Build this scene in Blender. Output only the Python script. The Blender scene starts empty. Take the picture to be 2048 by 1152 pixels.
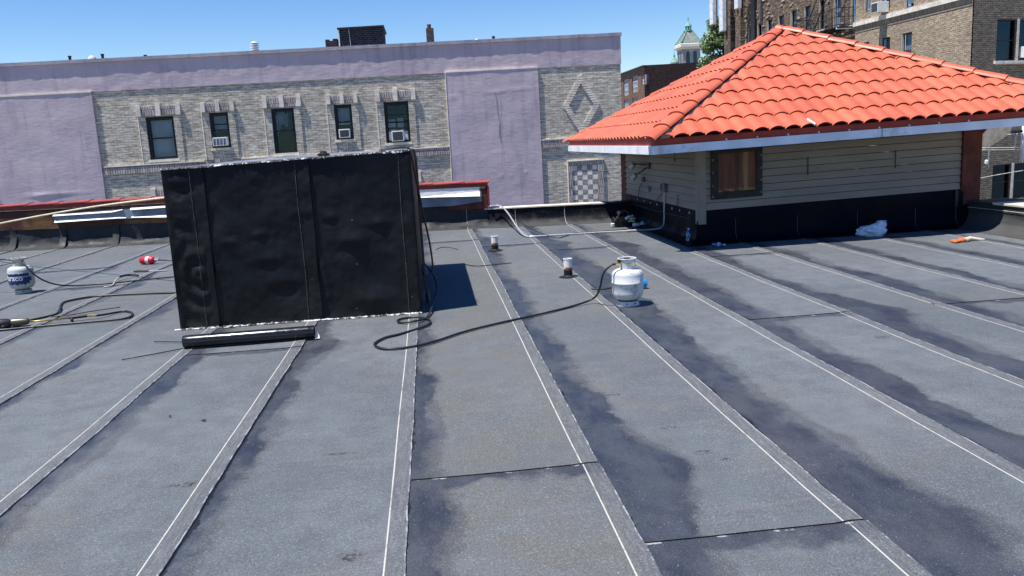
import bpy, bmesh, math, random
from mathutils import Vector, Matrix, noise
random.seed(7)
S = bpy.context.scene
COL = S.collection
PI = math.pi

# ------------------------------------------------------------------ helpers
ORG = {}

def tag(o, label=None, cat=None, group=None, kind=None):
    if label: o['label'] = label
    if cat: o['category'] = cat
    if group: o['group'] = group
    if kind: o['kind'] = kind
    return o

def empty(name, loc, label, cat, group=None):
    o = bpy.data.objects.new(name, None); COL.objects.link(o)
    o.empty_display_size = .1
    o.location = loc; ORG[o] = Vector(loc)
    return tag(o, label, cat, group)

class MB:
    """collects geometry in world coordinates, links it as one mesh object"""
    def __init__(s): s.v = []; s.f = []; s.m = []; s.uv = {}; s.mi = 0
    def pts(s, P):
        b = len(s.v); s.v += [tuple(p) for p in P]; return b
    def face(s, *idx): s.f.append(tuple(idx)); s.m.append(s.mi)
    def poly(s, P):
        b = s.pts(P); s.face(*range(b, b + len(P))); return s
    def box(s, x0, x1, y0, y1, z0, z1, fr=None):
        P = [(x0,y0,z0),(x1,y0,z0),(x1,y1,z0),(x0,y1,z0),(x0,y0,z1),(x1,y0,z1),(x1,y1,z1),(x0,y1,z1)]
        if fr: P = [fr(*p) for p in P]
        b = s.pts(P)
        for q in ((0,3,2,1),(4,5,6,7),(0,1,5,4),(1,2,6,5),(2,3,7,6),(3,0,4,7)): s.face(*[b+i for i in q])
        return s
    def tube(s, P, r, n=8, cap=True, r2=None):
        P = [Vector(p) for p in P]; k = len(P)
        t0 = (P[1]-P[0]).normalized()
        up = Vector((0,0,1)) if abs(t0.z) < .9 else Vector((1,0,0))
        nrm = t0.cross(up).normalized(); rings = []
        for i, p in enumerate(P):
            t = (P[min(i+1,k-1)] - P[max(i-1,0)]).normalized()
            nrm = (nrm - t*nrm.dot(t)).normalized(); bn = t.cross(nrm)
            rr = r if r2 is None else r + (r2-r)*i/(k-1)
            rings.append(s.pts([p + (nrm*math.cos(2*PI*j/n) + bn*math.sin(2*PI*j/n))*rr for j in range(n)]))
        for a, b in zip(rings, rings[1:]):
            for j in range(n): s.face(a+j, a+(j+1)%n, b+(j+1)%n, b+j)
        if cap:
            s.face(*[rings[0]+n-1-j for j in range(n)]); s.face(*[rings[-1]+j for j in range(n)])
        return s
    def lathe(s, prof, o=(0,0,0), n=32, axis=None, sc=(1,1)):
        """profile of (radius, height) spun about z (or about axis)"""
        R = Matrix.Identity(3)
        if axis is not None: R = Vector((0,0,1)).rotation_difference(Vector(axis).normalized()).to_matrix()
        o = Vector(o); rings = []
        for r, h in prof:
            rings.append(s.pts([o + R @ Vector((r*sc[0]*math.cos(2*PI*j/n), r*sc[1]*math.sin(2*PI*j/n), h)) for j in range(n)]))
        for a, b in zip(rings, rings[1:]):
            for j in range(n): s.face(a+j, a+(j+1)%n, b+(j+1)%n, b+j)
        if prof[0][0] > 1e-5: s.face(*[rings[0]+n-1-j for j in range(n)])
        if prof[-1][0] > 1e-5: s.face(*[rings[-1]+j for j in range(n)])
        return s
    def grid(s, fn, nu, nv):
        b = s.pts([fn(i/nu, j/nv) for j in range(nv+1) for i in range(nu+1)])
        for j in range(nv):
            for i in range(nu):
                a = b + j*(nu+1) + i; s.face(a, a+1, a+nu+2, a+nu+1)
        return s
    def build(s, name, mat, parent=None, smooth=False, bevel=0, merge=False, loc=None, auto=None):
        org = ORG[parent] if parent is not None else Vector(loc if loc is not None else (0,0,0))
        me = bpy.data.meshes.new(name)
        me.from_pydata([(x-org.x, y-org.y, z-org.z) for x, y, z in s.v], [], s.f)
        mats = mat if isinstance(mat, (list, tuple)) else [mat]
        for m in mats: me.materials.append(m)
        if len(mats) > 1: me.polygons.foreach_set('material_index', s.m)
        if merge:
            bm = bmesh.new(); bm.from_mesh(me)
            bmesh.ops.remove_doubles(bm, verts=bm.verts, dist=1e-5); bm.to_mesh(me); bm.free()
        if smooth:
            me.polygons.foreach_set('use_smooth', [True]*len(me.polygons))
            if auto: me.set_sharp_from_angle(angle=math.radians(auto))
        me.update()
        o = bpy.data.objects.new(name, me); COL.objects.link(o)
        if parent is not None: o.parent = parent
        else: o.location = org
        ORG[o] = org
        if bevel:
            b = o.modifiers.new('bevel', 'BEVEL'); b.width = bevel; b.segments = 2; b.limit_method = 'ANGLE'
        return o

def spline(P, n=8):
    """Catmull-Rom through the points"""
    P = [Vector(p) for p in P]; out = []
    Q = [P[0]*2-P[1]] + P + [P[-1]*2-P[-2]]
    for i in range(1, len(Q)-2):
        a, b, c, d = Q[i-1:i+3]
        for k in range(n):
            t = k/n
            out.append(.5*((2*b) + (c-a)*t + (2*a-5*b+4*c-d)*t*t + (3*b-a-3*c+d)*t**3))
    out.append(P[-1]); return out

def fbm(x, y, z=0., o=4): return noise.fractal(Vector((x, y, z)), 1., 2., o)

# ------------------------------------------------------------------ materials
class NB:
    def __init__(s, name, rough=.8, spec=.3, metal=0.):
        s.mat = bpy.data.materials.new(name); s.mat.use_nodes = True
        s.t = s.mat.node_tree; s.N = s.t.nodes; s.L = s.t.links
        s.p = s.N['Principled BSDF']
        s.p.inputs['Roughness'].default_value = rough; s.p.inputs['Specular IOR Level'].default_value = spec
        s.p.inputs['Metallic'].default_value = metal
        s.tc = s.N.new('ShaderNodeTexCoord')
    def link(s, a, b):
        if isinstance(a, (int, float)): b.default_value = a
        elif isinstance(a, (tuple, list)): b.default_value = tuple(a) + ((1.,) if len(a) == 3 and len(b.default_value) == 4 else ())
        else: s.L.new(a, b)
    def co(s, scale=(1,1,1), loc=(0,0,0), rot=(0,0,0)):
        m = s.N.new('ShaderNodeMapping'); s.L.new(s.tc.outputs['Object'], m.inputs['Vector'])
        m.inputs['Scale'].default_value = scale; m.inputs['Location'].default_value = loc; m.inputs['Rotation'].default_value = rot
        return m.outputs[0]
    def noise(s, vec, scale, detail=4, rough=.55, dist=0):
        n = s.N.new('ShaderNodeTexNoise'); s.link(vec, n.inputs['Vector'])
        n.inputs['Scale'].default_value = scale; n.inputs['Detail'].default_value = detail
        n.inputs['Roughness'].default_value = rough; n.inputs['Distortion'].default_value = dist
        return n.outputs['Fac']
    def vor(s, vec, scale, feat='F1', out='Distance'):
        n = s.N.new('ShaderNodeTexVoronoi'); n.feature = feat; s.link(vec, n.inputs['Vector']); n.inputs['Scale'].default_value = scale
        return n.outputs[out]
    def step(s, x, a, b, lo=0., hi=1.):
        n = s.N.new('ShaderNodeMapRange'); n.interpolation_type = 'SMOOTHSTEP'; s.link(x, n.inputs[0])
        for i, q in enumerate((a, b, lo, hi)): s.link(q, n.inputs[i+1])
        return n.outputs[0]
    def math(s, op, a, b=0., clamp=False):
        n = s.N.new('ShaderNodeMath'); n.operation = op; n.use_clamp = clamp
        s.link(a, n.inputs[0]); s.link(b, n.inputs[1]); return n.outputs[0]
    def mix(s, f, a, b, mode='MIX'):
        n = s.N.new('ShaderNodeMix'); n.data_type = 'RGBA'; n.blend_type = mode
        s.link(f, n.inputs[0]); s.link(a, n.inputs[6]); s.link(b, n.inputs[7]); return n.outputs[2]
    def sep(s, vec):
        n = s.N.new('ShaderNodeSeparateXYZ'); s.link(vec, n.inputs[0]); return n.outputs
    def comb(s, x, y, z=0.):
        n = s.N.new('ShaderNodeCombineXYZ')
        for i, q in enumerate((x, y, z)): s.link(q, n.inputs[i])
        return n.outputs[0]
    def base(s, c): s.link(c, s.p.inputs['Base Color']); return s
    def rough(s, r): s.link(r, s.p.inputs['Roughness']); return s
    def bump(s, h, dist=.01, strength=1., prev=None):
        n = s.N.new('ShaderNodeBump'); n.inputs['Distance'].default_value = dist; n.inputs['Strength'].default_value = strength
        s.link(h, n.inputs['Height'])
        if prev is not None: s.L.new(prev, n.inputs['Normal'])
        s.L.new(n.outputs[0], s.p.inputs['Normal']); return n.outputs[0]
    def uv(s, name):
        n = s.N.new('ShaderNodeUVMap'); n.uv_map = name; return s.sep(n.outputs[0])

def plain(name, c, rough=.7, spec=.3, metal=0., var=.25, scale=6., bump=0., bscale=60., dirt=None, dirt_amt=.5, dscale=4.):
    b = NB(name, rough, spec, metal)
    n = b.noise(b.co(), scale, 6)
    lo = tuple(x*(1-var) for x in c); hi = tuple(min(1, x*(1+var)) for x in c)
    col = b.mix(b.step(n, .3, .7), lo, hi)
    if dirt:
        d = b.step(b.noise(b.co(loc=(3,5,7)), dscale, 8, .65), .55, .66)
        col = b.mix(b.math('MULTIPLY', d, dirt_amt), col, dirt)
    b.base(col)
    b.rough(b.step(b.noise(b.co(), scale*3, 4), .3, .7, max(0, rough-.08), min(1, rough+.08)))
    if bump: b.bump(b.noise(b.co(), bscale, 5), bump, .6)
    return b.mat

def brick_mat(name, axis, c1, c2, mortar, bw=.21, rh=.075, ms=.010, streak=None, rough=.9, bumpd=.007, patch=None, rough_stone=False):
    """axis 'xz' or 'yz'"""
    b = NB(name, rough, .2)
    o = b.sep(b.co()); u = o[0] if axis == 'xz' else o[1]
    warp = b.math('MULTIPLY', b.math('SUBTRACT', b.noise(b.co(), 1.2, 3), .5), .02)
    v = b.comb(u, b.math('ADD', o[2], warp))
    t = b.N.new('ShaderNodeTexBrick'); b.L.new(v, t.inputs['Vector'])
    t.inputs['Scale'].default_value = 1; t.inputs['Brick Width'].default_value = bw; t.inputs['Row Height'].default_value = rh
    t.inputs['Mortar Size'].default_value = ms; t.inputs['Mortar Smooth'].default_value = .3; t.inputs['Bias'].default_value = 0
    b.link(c1, t.inputs['Color1']); b.link(c2, t.inputs['Color2']); b.link(mortar, t.inputs['Mortar'])
    col = t.outputs['Color']
    # tone that changes brick by brick along a course
    sv = b.comb(b.math('MULTIPLY', u, 1/bw), b.math('MULTIPLY', o[2], 1/rh))
    n1 = b.noise(sv, .9, 2, .5)
    col = b.mix(b.step(n1, .35, .7), col, b.mix(1., col, (.62,.6,.6), 'MULTIPLY'))
    if streak:
        sn = b.noise(b.comb(b.math('MULTIPLY', u, 3.), b.math('MULTIPLY', o[2], 15.)), 1., 5, .65)
        col = b.mix(b.math('MULTIPLY', b.step(sn, .5, .64), .8), col, streak)
    if patch:
        pn = b.noise(b.co(), .5, 5, .6)
        col = b.mix(b.math('MULTIPLY', b.step(pn, .5, .68), .7), col, patch)
    big = b.noise(b.co(), .35, 6, .6)
    col = b.mix(b.step(big, .35, .7, 0, .35), col, b.mix(1., col, (.6,.6,.62), 'MULTIPLY'))
    b.base(col)
    h = b.math('ADD', b.math('MULTIPLY', t.outputs['Fac'], -1.), b.math('MULTIPLY', b.noise(sv, 1.4, 4, .7), .9))
    b.bump(h, bumpd, .8)
    return b.mat

WHITE = (.8,.8,.8)
m_cond = plain('galvanised', (.46,.47,.47), .4, .5, .3, .15, 20)
m_whitemetal = plain('white_metal', (.74,.76,.78), .45, .5, 0, .12, 5, dirt=(.25,.24,.22), dirt_amt=.5)
m_black = plain('black_rubber', (.012,.012,.013), .5, .4, 0, .3, 20)
m_hose = plain('hose_rubber', (.014,.014,.015), .42, .5, 0, .3, 20)
m_dark = plain('dark_metal', (.02,.021,.024), .5, .4, .2, .3, 12)
m_brass = plain('brass', (.55,.40,.13), .35, .5, .8, .2, 30)
m_glossblack = plain('gloss_black', (.008,.008,.009), .22, .6, 0, .2, 8)
m_seamwhite = plain('chalk_line', (.56,.55,.50), .8, .2, 0, .35, 30)
m_fascia = plain('fascia_white_shaded', (.62,.68,.78), .5, .4, 0, .1, 3, dirt=(.30,.31,.33), dirt_amt=.45, dscale=2.5)  # white board paint, tinted bluer for the shade on the front
m_fascw = plain('fascia_white_lit', (.86,.86,.86), .5, .4, 0, .08, 3, dirt=(.42,.43,.45), dirt_amt=.4, dscale=2.5)  # same white, kept brighter for the sunlit left board
m_brown = plain('oxblood_paint', (.105,.028,.022), .7, .25, 0, .3, 5, dirt=(.05,.02,.018))
m_fred = plain('fascia_red', (.34,.05,.036), .6, .3, 0, .2, 4)
m_winblack = plain('black_frame', (.006,.010,.016), .5, .35, 0, .3, 8)
m_blind = plain('blind', (.36,.37,.37), .7, .2, 0, .12, 2)
m_curtain = plain('curtain', (.22,.24,.26), .8, .2, 0, .4, 3)
m_inside = plain('dark_room', (.003,.0035,.0045), .9, .1, 0, .5, 2)
m_acw = plain('ac_white', (.78,.79,.78), .5, .4, 0, .08, 6)
m_acg = plain('ac_grille', (.06,.065,.075), .6, .3, 0, .3, 20)
m_leaf = None

def glass_mat(name, tint=(.75,.85,.95), refl=.35, rough=.04):
    b = NB(name); t = b.N.new('ShaderNodeBsdfTransparent'); t.inputs[0].default_value = tint + (1,)
    g = b.N.new('ShaderNodeBsdfGlossy'); g.inputs['Roughness'].default_value = rough
    g.inputs['Color'].default_value = (.45,.7,1.,1)
    nz = b.noise(b.co(), 2.5, 3); bp = b.N.new('ShaderNodeBump'); bp.inputs['Distance'].default_value = .01; bp.inputs['Strength'].default_value = .15
    b.L.new(nz, bp.inputs['Height']); b.L.new(bp.outputs[0], g.inputs['Normal'])
    m = b.N.new('ShaderNodeMixShader'); m.inputs[0].default_value = refl
    b.L.new(t.outputs[0], m.inputs[1]); b.L.new(g.outputs[0], m.inputs[2])
    b.L.new(m.outputs[0], b.N['Material Output'].inputs['Surface']); return b.mat
m_glass = glass_mat('window_glass', (.82,.86,.90), .022)
m_glassdk = glass_mat('window_glass_dark', (.3,.34,.4), .05)
m_plastic = glass_mat('bottle_plastic', (.72,.8,.86), .22, .08)

# roof membrane --------------------------------------------------------------
def membrane():
    b = NB('roof_membrane', .82, .35)
    P = b.co(); o = b.sep(P)
    U = b.uv('lap'); u, d = U[0], U[1]
    V = b.uv('run'); w, v = V[0], V[1]
    big = b.noise(P, .55, 5, .6); mid = b.noise(P, 5., 6, .65)
    gran = b.noise(P, 135., 4, .85)
    gran2 = b.noise(P, 60., 4, .75)
    c = b.mix(b.step(big, .35, .65), (.092,.107,.119), (.136,.153,.163))
    c = b.mix(b.step(mid, .35, .7, 0., .6), c, (.078,.084,.092))
    # warm worn patches
    worn = b.math('MULTIPLY', b.step(b.noise(b.co(loc=(9,2,0)), .33, 4, .6), .5, .62), b.step(b.noise(P, 2.2, 5, .7), .38, .6))
    strip = b.math('MULTIPLY', b.step(o[0], -.22, -.16), b.step(o[0], .76, .70))      # this sheet weathered browner than its neighbours
    worn = b.math('MAXIMUM', b.math('MULTIPLY', worn, .8), b.math('MULTIPLY', strip, b.step(b.noise(P, 1.9, 6, .75), .38, .62, .15, .9)))
    c = b.mix(worn, c, (.112,.114,.104))
    lt = b.math('MULTIPLY', b.step(b.noise(b.co(scale=(1,.25,1)), 9., 5, .7), .56, .72), .35)
    c = b.mix(lt, c, (.15,.15,.145))
    ds = b.math('MULTIPLY', b.step(b.noise(b.co(scale=(.35,3.2,1), loc=(5,5,0)), 1.8, 6, .72), .54, .70), .40)
    c = b.mix(ds, c, (.165,.160,.148))
    sc2 = b.step(b.vor(b.co(scale=(.5,2.4,1)), 3.1, 'F1'), .10, .04)
    c = b.mix(b.math('MULTIPLY', sc2, b.math('MULTIPLY', b.step(b.noise(P, 40., 4, .7), .45, .62), .55)), c, (.055,.052,.05))
    # woven scrim showing through
    wv = b.N.new('ShaderNodeTexWave'); wv.wave_type = 'BANDS'; wv.bands_direction = 'Y'; b.L.new(P, wv.inputs['Vector'])
    wv.inputs['Scale'].default_value = 9; wv.inputs['Distortion'].default_value = 1.2; wv.inputs['Detail'].default_value = 3; wv.inputs['Detail Scale'].default_value = 2
    wv2 = b.N.new('ShaderNodeTexWave'); wv2.wave_type = 'BANDS'; wv2.bands_direction = 'X'; b.L.new(P, wv2.inputs['Vector'])
    wv2.inputs['Scale'].default_value = 22; wv2.inputs['Distortion'].default_value = 2.5; wv2.inputs['Detail'].default_value = 3
    c = b.mix(b.math('MULTIPLY', wv.outputs['Fac'], .07), c, (.05,.05,.055))
    c = b.mix(b.math('MULTIPLY', wv2.outputs['Fac'], b.math('MULTIPLY', worn, .16)), c, (.12,.12,.11))
    # wet / bitumen stain running along each lap
    wob = b.math('ADD', b.math('MULTIPLY', b.math('SUBTRACT', b.noise(b.co(scale=(1,.7,1)), 2.0, 6, .68), .5), .42), b.math('MULTIPLY', b.math('SUBTRACT', b.noise(b.co(scale=(1,.5,1)), 14., 4, .6), .5), .10))
    lim = b.math('ADD', w, wob)
    df = b.math('SUBTRACT', lim, u)
    st = b.step(df, -.01, b.math('ADD', .015, b.math('MULTIPLY', b.step(b.noise(P, .8, 3), .35, .65), .13)))
    st = b.math('MULTIPLY', st, b.step(w, .02, .05))
    lw = b.math('ADD', .15, b.math('MULTIPLY', b.math('SUBTRACT', b.noise(b.co(loc=(4,4,4)), 2.2, 4, .6), .5), .55))
    st2 = b.step(b.math('SUBTRACT', lw, v), -.01, .07)
    st = b.math('MAXIMUM', st, b.math('MULTIPLY', st2, .9))
    stc = b.mix(b.step(b.noise(P, 1.6, 4, .6), .35, .65), (.011,.017,.034), (.026,.030,.042))
    pat = b.step(b.noise(b.co(scale=(1,.45,1), loc=(8,1,0)), 3.2, 6, .7), .36, .62, .93, .58)
    c = b.mix(b.math('MULTIPLY', st, pat), c, stc)
    rim = b.math('MULTIPLY', b.math('MULTIPLY', b.step(df, -.05, .01), b.step(df, .07, .01)), b.math('MULTIPLY', b.step(w, .02, .05), .5))
    c = b.mix(rim, c, (.040,.041,.047))
    # lap band between chalk line and edge
    band = b.step(d, .087, .083)
    bandc = b.mix(b.step(b.noise(b.co(scale=(1,.12,1)), 70., 4, .7), .42, .66), (.082,.088,.096), (.160,.164,.166))
    c = b.mix(b.math('MULTIPLY', band, .6), c, bandc)
    # granules
    gw = b.math('MULTIPLY', b.step(gran, .54, .70, 0, .78), b.math('SUBTRACT', 1., b.math('MULTIPLY', st, .62)))
    c = b.mix(gw, c, (.38,.385,.39))
    c = b.mix(b.step(gran, .47, .32, 0, .8), c, (.022,.024,.029))
    c = b.mix(b.step(gran2, .55, .75, 0, .16), c, (.17,.175,.18))
    spk = b.math('MULTIPLY', b.step(b.vor(P, 34., 'F1'), .085, .04), b.step(b.noise(P, 3., 3), .42, .55))
    c = b.mix(spk, c, (.42,.43,.43))
    # rust and mud marks
    mud = b.math('MULTIPLY', b.step(b.noise(b.co(scale=(.55,1.6,1), loc=(2.2,.4,0)), 2.4, 6, .72), .665, .70), .5)
    c = b.mix(mud, c, (.060,.052,.045))
    mk = None
    for mx, my, sx, sy in ((-1.32,4.02,.10,.03),(-1.05,4.05,.05,.02),(-.58,4.28,.09,.012),(-2.02,3.95,.05,.02),(-.42,3.12,.05,.05),(1.22,4.25,.05,.02),(1.28,3.86,.05,.03),(1.36,3.74,.035,.02),(1.05,4.9,.05,.02),(3.3,5.75,.06,.04)):
        q = b.math('ADD', b.math('POWER', b.math('ABSOLUTE', b.math('DIVIDE', b.math('SUBTRACT', o[0], mx), sx)), 2.), b.math('POWER', b.math('ABSOLUTE', b.math('DIVIDE', b.math('SUBTRACT', o[1], my), sy)), 2.))
        e = b.step(q, 1.4, .5); mk = e if mk is None else b.math('MAXIMUM', mk, e)
    c = b.mix(b.math('MULTIPLY', mk, b.step(b.noise(P, 38., 4, .7), .45, .6)), c, (.045,.035,.028))
    # chalk line + bright scuffed lip + bitumen bleed
    lw2 = b.noise(b.co(scale=(1,.6,1)), 25., 4, .7)
    dl = b.uv('line')[0]
    line = b.math('MULTIPLY', b.step(dl, .0825, .0840), b.step(dl, .0905, .0890))
    c = b.mix(b.math('MULTIPLY', line, b.math('MULTIPLY', b.step(lw2, .30, .48, .40, .95), b.step(b.noise(P, 1.6, 5, .7), .33, .42, .35, 1.))), c, (.50,.48,.42))
    lipn = b.noise(b.co(scale=(1,.5,1)), 16., 5, .75)
    lip = b.math('MULTIPLY', b.step(d, .012, .004), b.step(lipn, .47, .58))
    c = b.mix(lip, c, (.36,.37,.37))
    bw_ = b.math('ADD', .004, b.math('MULTIPLY', b.step(b.noise(b.co(loc=(2,2,2)), 3.4, 5, .72), .45, .75), .030))
    bl = b.math('MULTIPLY', b.step(b.math('SUBTRACT', b.math('ADD', u, b.math('MULTIPLY', b.noise(P, 22., 4), .010)), bw_), .008, .001), .9)
    c = b.mix(bl, c, (.006,.006,.008))
    bv = b.step(b.math('ADD', v, b.math('MULTIPLY', b.noise(P, 9., 5, .7), .05)), .028, .016)
    chip = b.math('MULTIPLY', b.math('MULTIPLY', b.step(v, .0, .002), b.step(v, .016, .010)), b.step(b.noise(P, 11., 5, .7), .54, .62))
    c = b.mix(bv, c, (.007,.007,.009)); c = b.mix(chip, c, (.36,.38,.40))
    b.base(c)
    b.rough(b.math('SUBTRACT', .86, b.math('MULTIPLY', st, .36)))
    n1 = b.bump(gran, .0035, .7)
    b.bump(b.noise(P, 3.5, 4), .012, .45, n1)
    return b.mat
m_roof = membrane()

def wallmem(name, dusty=.0, zc=.16, seed=0, c0=(.006,.007,.010), c1=(.012,.013,.016), spec=.2):
    """smooth torch-on membrane on walls; dusty lower part where feet and dust reach"""
    b = NB(name, .6, spec); P = b.co(loc=(seed, 0, 0)); o = b.sep(b.co())
    n = b.noise(P, 1.6, 6, .65)
    c = b.mix(b.step(n, .4, .65), c0, c1)
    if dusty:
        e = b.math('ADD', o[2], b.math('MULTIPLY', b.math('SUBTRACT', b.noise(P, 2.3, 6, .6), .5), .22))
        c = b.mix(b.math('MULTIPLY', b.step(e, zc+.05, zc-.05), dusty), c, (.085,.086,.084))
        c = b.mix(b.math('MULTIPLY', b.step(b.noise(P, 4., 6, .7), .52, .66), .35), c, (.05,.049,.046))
    c = b.mix(b.step(b.noise(P, 160., 2, .8), .62, .8, 0, .5), c, (.09,.09,.09))
    b.base(c)
    b.rough(b.step(n, .35, .7, .42, .75))
    b.bump(b.noise(P, 7., 5, .6), .02, .6)
    return b.mat
m_parmem = wallmem('parapet_membrane', .75, .07, 0, (.004,.005,.009), (.009,.010,.014), .1)  # near-black upper face also carries the coping's shade; dust low down
m_parmem_hi = wallmem('tall_parapet_membrane', .5, .03, 3, (.016,.018,.021), (.034,.036,.040))
m_boothmem = wallmem('booth_membrane', 0., .1, 5, (.0022,.0034,.0075), (.0035,.0045,.0085), .08)

def box_mat():
    b = NB('tar_membrane', .55, .26); P = b.co(); o = b.sep(P)
    n = b.noise(P, 1.1, 6, .6); e = b.math('ADD', o[2], b.math('MULTIPLY', b.math('SUBTRACT', b.noise(b.co(loc=(1,0,2)), 2.4, 5, .6), .5), 1.1))
    dust = b.math('MULTIPLY', b.step(e, 1.35, .95), b.step(n, .33, .62, .4, 1.))
    c = b.mix(dust, (.0008,.0018,.0050), (.0058,.0064,.0078))
    d2 = b.step(b.noise(P, 3.2, 6, .7), .54, .72, 0, .55)
    c = b.mix(d2, c, (.0125,.012,.0105))
    low = b.math('MULTIPLY', b.step(o[2], .45, .02), .55)
    c = b.mix(low, c, (.019,.0185,.017))
    sp = b.step(b.vor(P, 9., 'F1'), .05, .03)
    sp = b.math('MULTIPLY', sp, b.step(b.noise(P, 1.7, 2), .54, .6))
    c = b.mix(sp, c, (.35,.35,.33))
    gl = None
    for sx in (-2.06, -1.105):      # glossy bitumen that ran out of each lap
        run = b.math('ADD', sx+.02, b.math('MULTIPLY', b.step(b.noise(b.co(scale=(1.2,1,2.2), rot=(0,.22,0)), 5.5, 5, .7), .45, .75), .20))
        e = b.math('MULTIPLY', b.step(o[0], sx-.012, sx+.002), b.step(b.math('SUBTRACT', run, o[0]), 0., .012)); gl = e if gl is None else b.math('MAXIMUM', gl, e)
    c = b.mix(gl, c, (.0008,.0008,.0012))
    b.base(c); b.rough(b.math('SUBTRACT', b.step(n, .3, .7, .42, .68), b.math('MULTIPLY', gl, .2)))
    b.bump(b.noise(P, 9., 6, .6), .012, .5)
    return b.mat
m_box = box_mat()

def ragged(name, light, dark, lo=.42, hi=.5, scale=26):
    b = NB(name, .5, .4); P = b.co()
    n = b.noise(P, scale, 5, .7)
    b.base(b.mix(b.step(n, lo, hi), dark, light)); b.bump(n, .01, .8); return b.mat
m_bead = ragged('silver_roof_cement', (.58,.60,.62), (.02,.02,.022), .47, .53, 22)

def tile_mat():
    b = NB('terracotta_tile', .45, .45); P = b.co()
    n = b.noise(P, 1.3, 5, .6)
    c = b.mix(b.step(n, .3, .7), (.54,.118,.056), (.63,.150,.072))
    c = b.mix(b.step(b.noise(P, 18., 5, .7), .5, .8, 0, .25), c, (.50,.12,.07))
    g = b.N.new('ShaderNodeNewGeometry')
    c = b.mix(b.math('MULTIPLY', b.step(g.outputs['Random Per Island'], .2, 1.), .5), c, (.47,.10,.055))
    b.base(c); b.rough(b.step(n, .3, .7, .38, .55)); b.bump(b.noise(P, 45., 3), .002, .4); return b.mat
m_tile = tile_mat()

def siding_mat():
    b = NB('vinyl_siding', .6, .3); P = b.co()
    c = b.mix(b.step(b.noise(b.co(scale=(.4,.4,2)), 2., 5), .3, .7), (.22,.195,.16), (.275,.245,.20))
    c = b.mix(b.step(b.noise(P, 6., 6, .7), .55, .75, 0, .3), c, (.11,.10,.09))
    b.base(c); b.bump(b.noise(P, 3., 3), .01, .3); return b.mat
m_siding = siding_mat()

def stucco(name, a, c2, dk):
    b = NB(name, .9, .2); P = b.co()
    c = b.mix(b.step(b.noise(P, .7, 6, .65), .35, .65), a, c2)
    run = b.noise(b.co(scale=(2.2, 1, .25)), 1.6, 5, .65)
    c = b.mix(b.step(run, .50, .70, 0, .75), c, dk)
    c = b.mix(b.step(b.noise(b.co(scale=(.5,1,2.5)), 6., 5, .7), .5, .75, 0, .3), c, tuple(min(1., x*1.25) for x in c2))
    b.base(c)
    fine = b.noise(b.co(scale=(.7,1,1.3)), 26., 5, .75)
    c = b.mix(b.step(fine, .52, .72, 0, .35), c, dk); b.base(c)
    n1 = b.bump(b.noise(b.co(scale=(.6,1,1.6)), 7., 6, .6), .012, .6)
    b.bump(fine, .006, .6, n1); return b.mat
m_stucco = stucco('lilac_stucco', (.50,.425,.465), (.565,.485,.52), (.36,.32,.36))
m_cornice = stucco('cornice_coat', (.34,.32,.38), (.44,.42,.46), (.24,.22,.26))
m_fbrick = brick_mat('painted_brick', 'xz', (.69,.63,.51), (.57,.52,.42), (.38,.36,.32), streak=(.84,.80,.68), bw=.24, rh=.08)
m_ftrim = plain('cast_stone', (.76,.70,.60), .85, .2, 0, .2, 5, bump=.004)
m_ftrimlt = plain('cream_trim_lit_edge', (.85,.79,.66), .8, .2, 0, .15, 4)  # sills and caps, also the painted sunlit left edges of the relief
m_fsoldier = brick_mat('soldier_brick', 'xz', (.62,.56,.52), (.50,.46,.43), (.22,.2,.19), bw=.08, rh=.26, ms=.012)

def world():
    w = bpy.data.worlds.new('World'); S.world = w; w.use_nodes = True
    nt = w.node_tree; bg = nt.nodes['Background']
    sk = nt.nodes.new('ShaderNodeTexSky'); sk.sky_type = 'NISHITA'; sk.sun_disc = False
    sk.sun_elevation = math.radians(70.2); sk.sun_rotation = math.atan2(-.353, -.13)
    sk.altitude = 50; sk.air_density = 1.0; sk.dust_density = .0; sk.ozone_density = 3.0
    hs = nt.nodes.new('ShaderNodeHueSaturation'); hs.inputs['Saturation'].default_value = 1.34; hs.inputs['Hue'].default_value = .513
    nt.links.new(sk.outputs[0], hs.inputs['Color']); nt.links.new(hs.outputs[0], bg.inputs[0]); bg.inputs[1].default_value = .105
world()
sd = bpy.data.lights.new('sun', 'SUN'); sd.energy = 5.0; sd.angle = math.radians(.53); sd.color = (1., .955, .89)
so = bpy.data.objects.new('sun', sd); COL.objects.link(so); so.location = (-4, -1, 14)
so.rotation_euler = Vector((-.353, -.13, 1.)).to_track_quat('Z', 'Y').to_euler()

# camera -----------------------------------------------------------------------
def camera():
    f, pitch, roll, yaw = 1653.3, .17612, -.052606, .091884
    cy, sy = math.cos(yaw), math.sin(yaw)
    fwd = Vector((sy*math.cos(pitch), cy*math.cos(pitch), -math.sin(pitch)))
    right = Vector((cy, -sy, 0)); up = right.cross(fwd)
    r = right*math.cos(roll) + up*math.sin(roll); u = up*math.cos(roll) - right*math.sin(roll)
    cd = bpy.data.cameras.new('camera'); cd.sensor_width = 36; cd.lens = 36*f/2048; cd.clip_end = 3000; cd.clip_start = .05
    c = bpy.data.objects.new('camera', cd); COL.objects.link(c)
    M = Matrix((r, u, -fwd)).transposed().to_4x4(); M.translation = (0, 0, 1.6); c.matrix_world = M
    S.camera = c
camera()
S.view_settings.view_transform = 'Standard'; S.view_settings.look = 'None'; S.view_settings.exposure = .52; S.view_settings.gamma = 1
S.cycles.max_bounces = 6; S.cycles.transparent_max_bounces = 8

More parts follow.
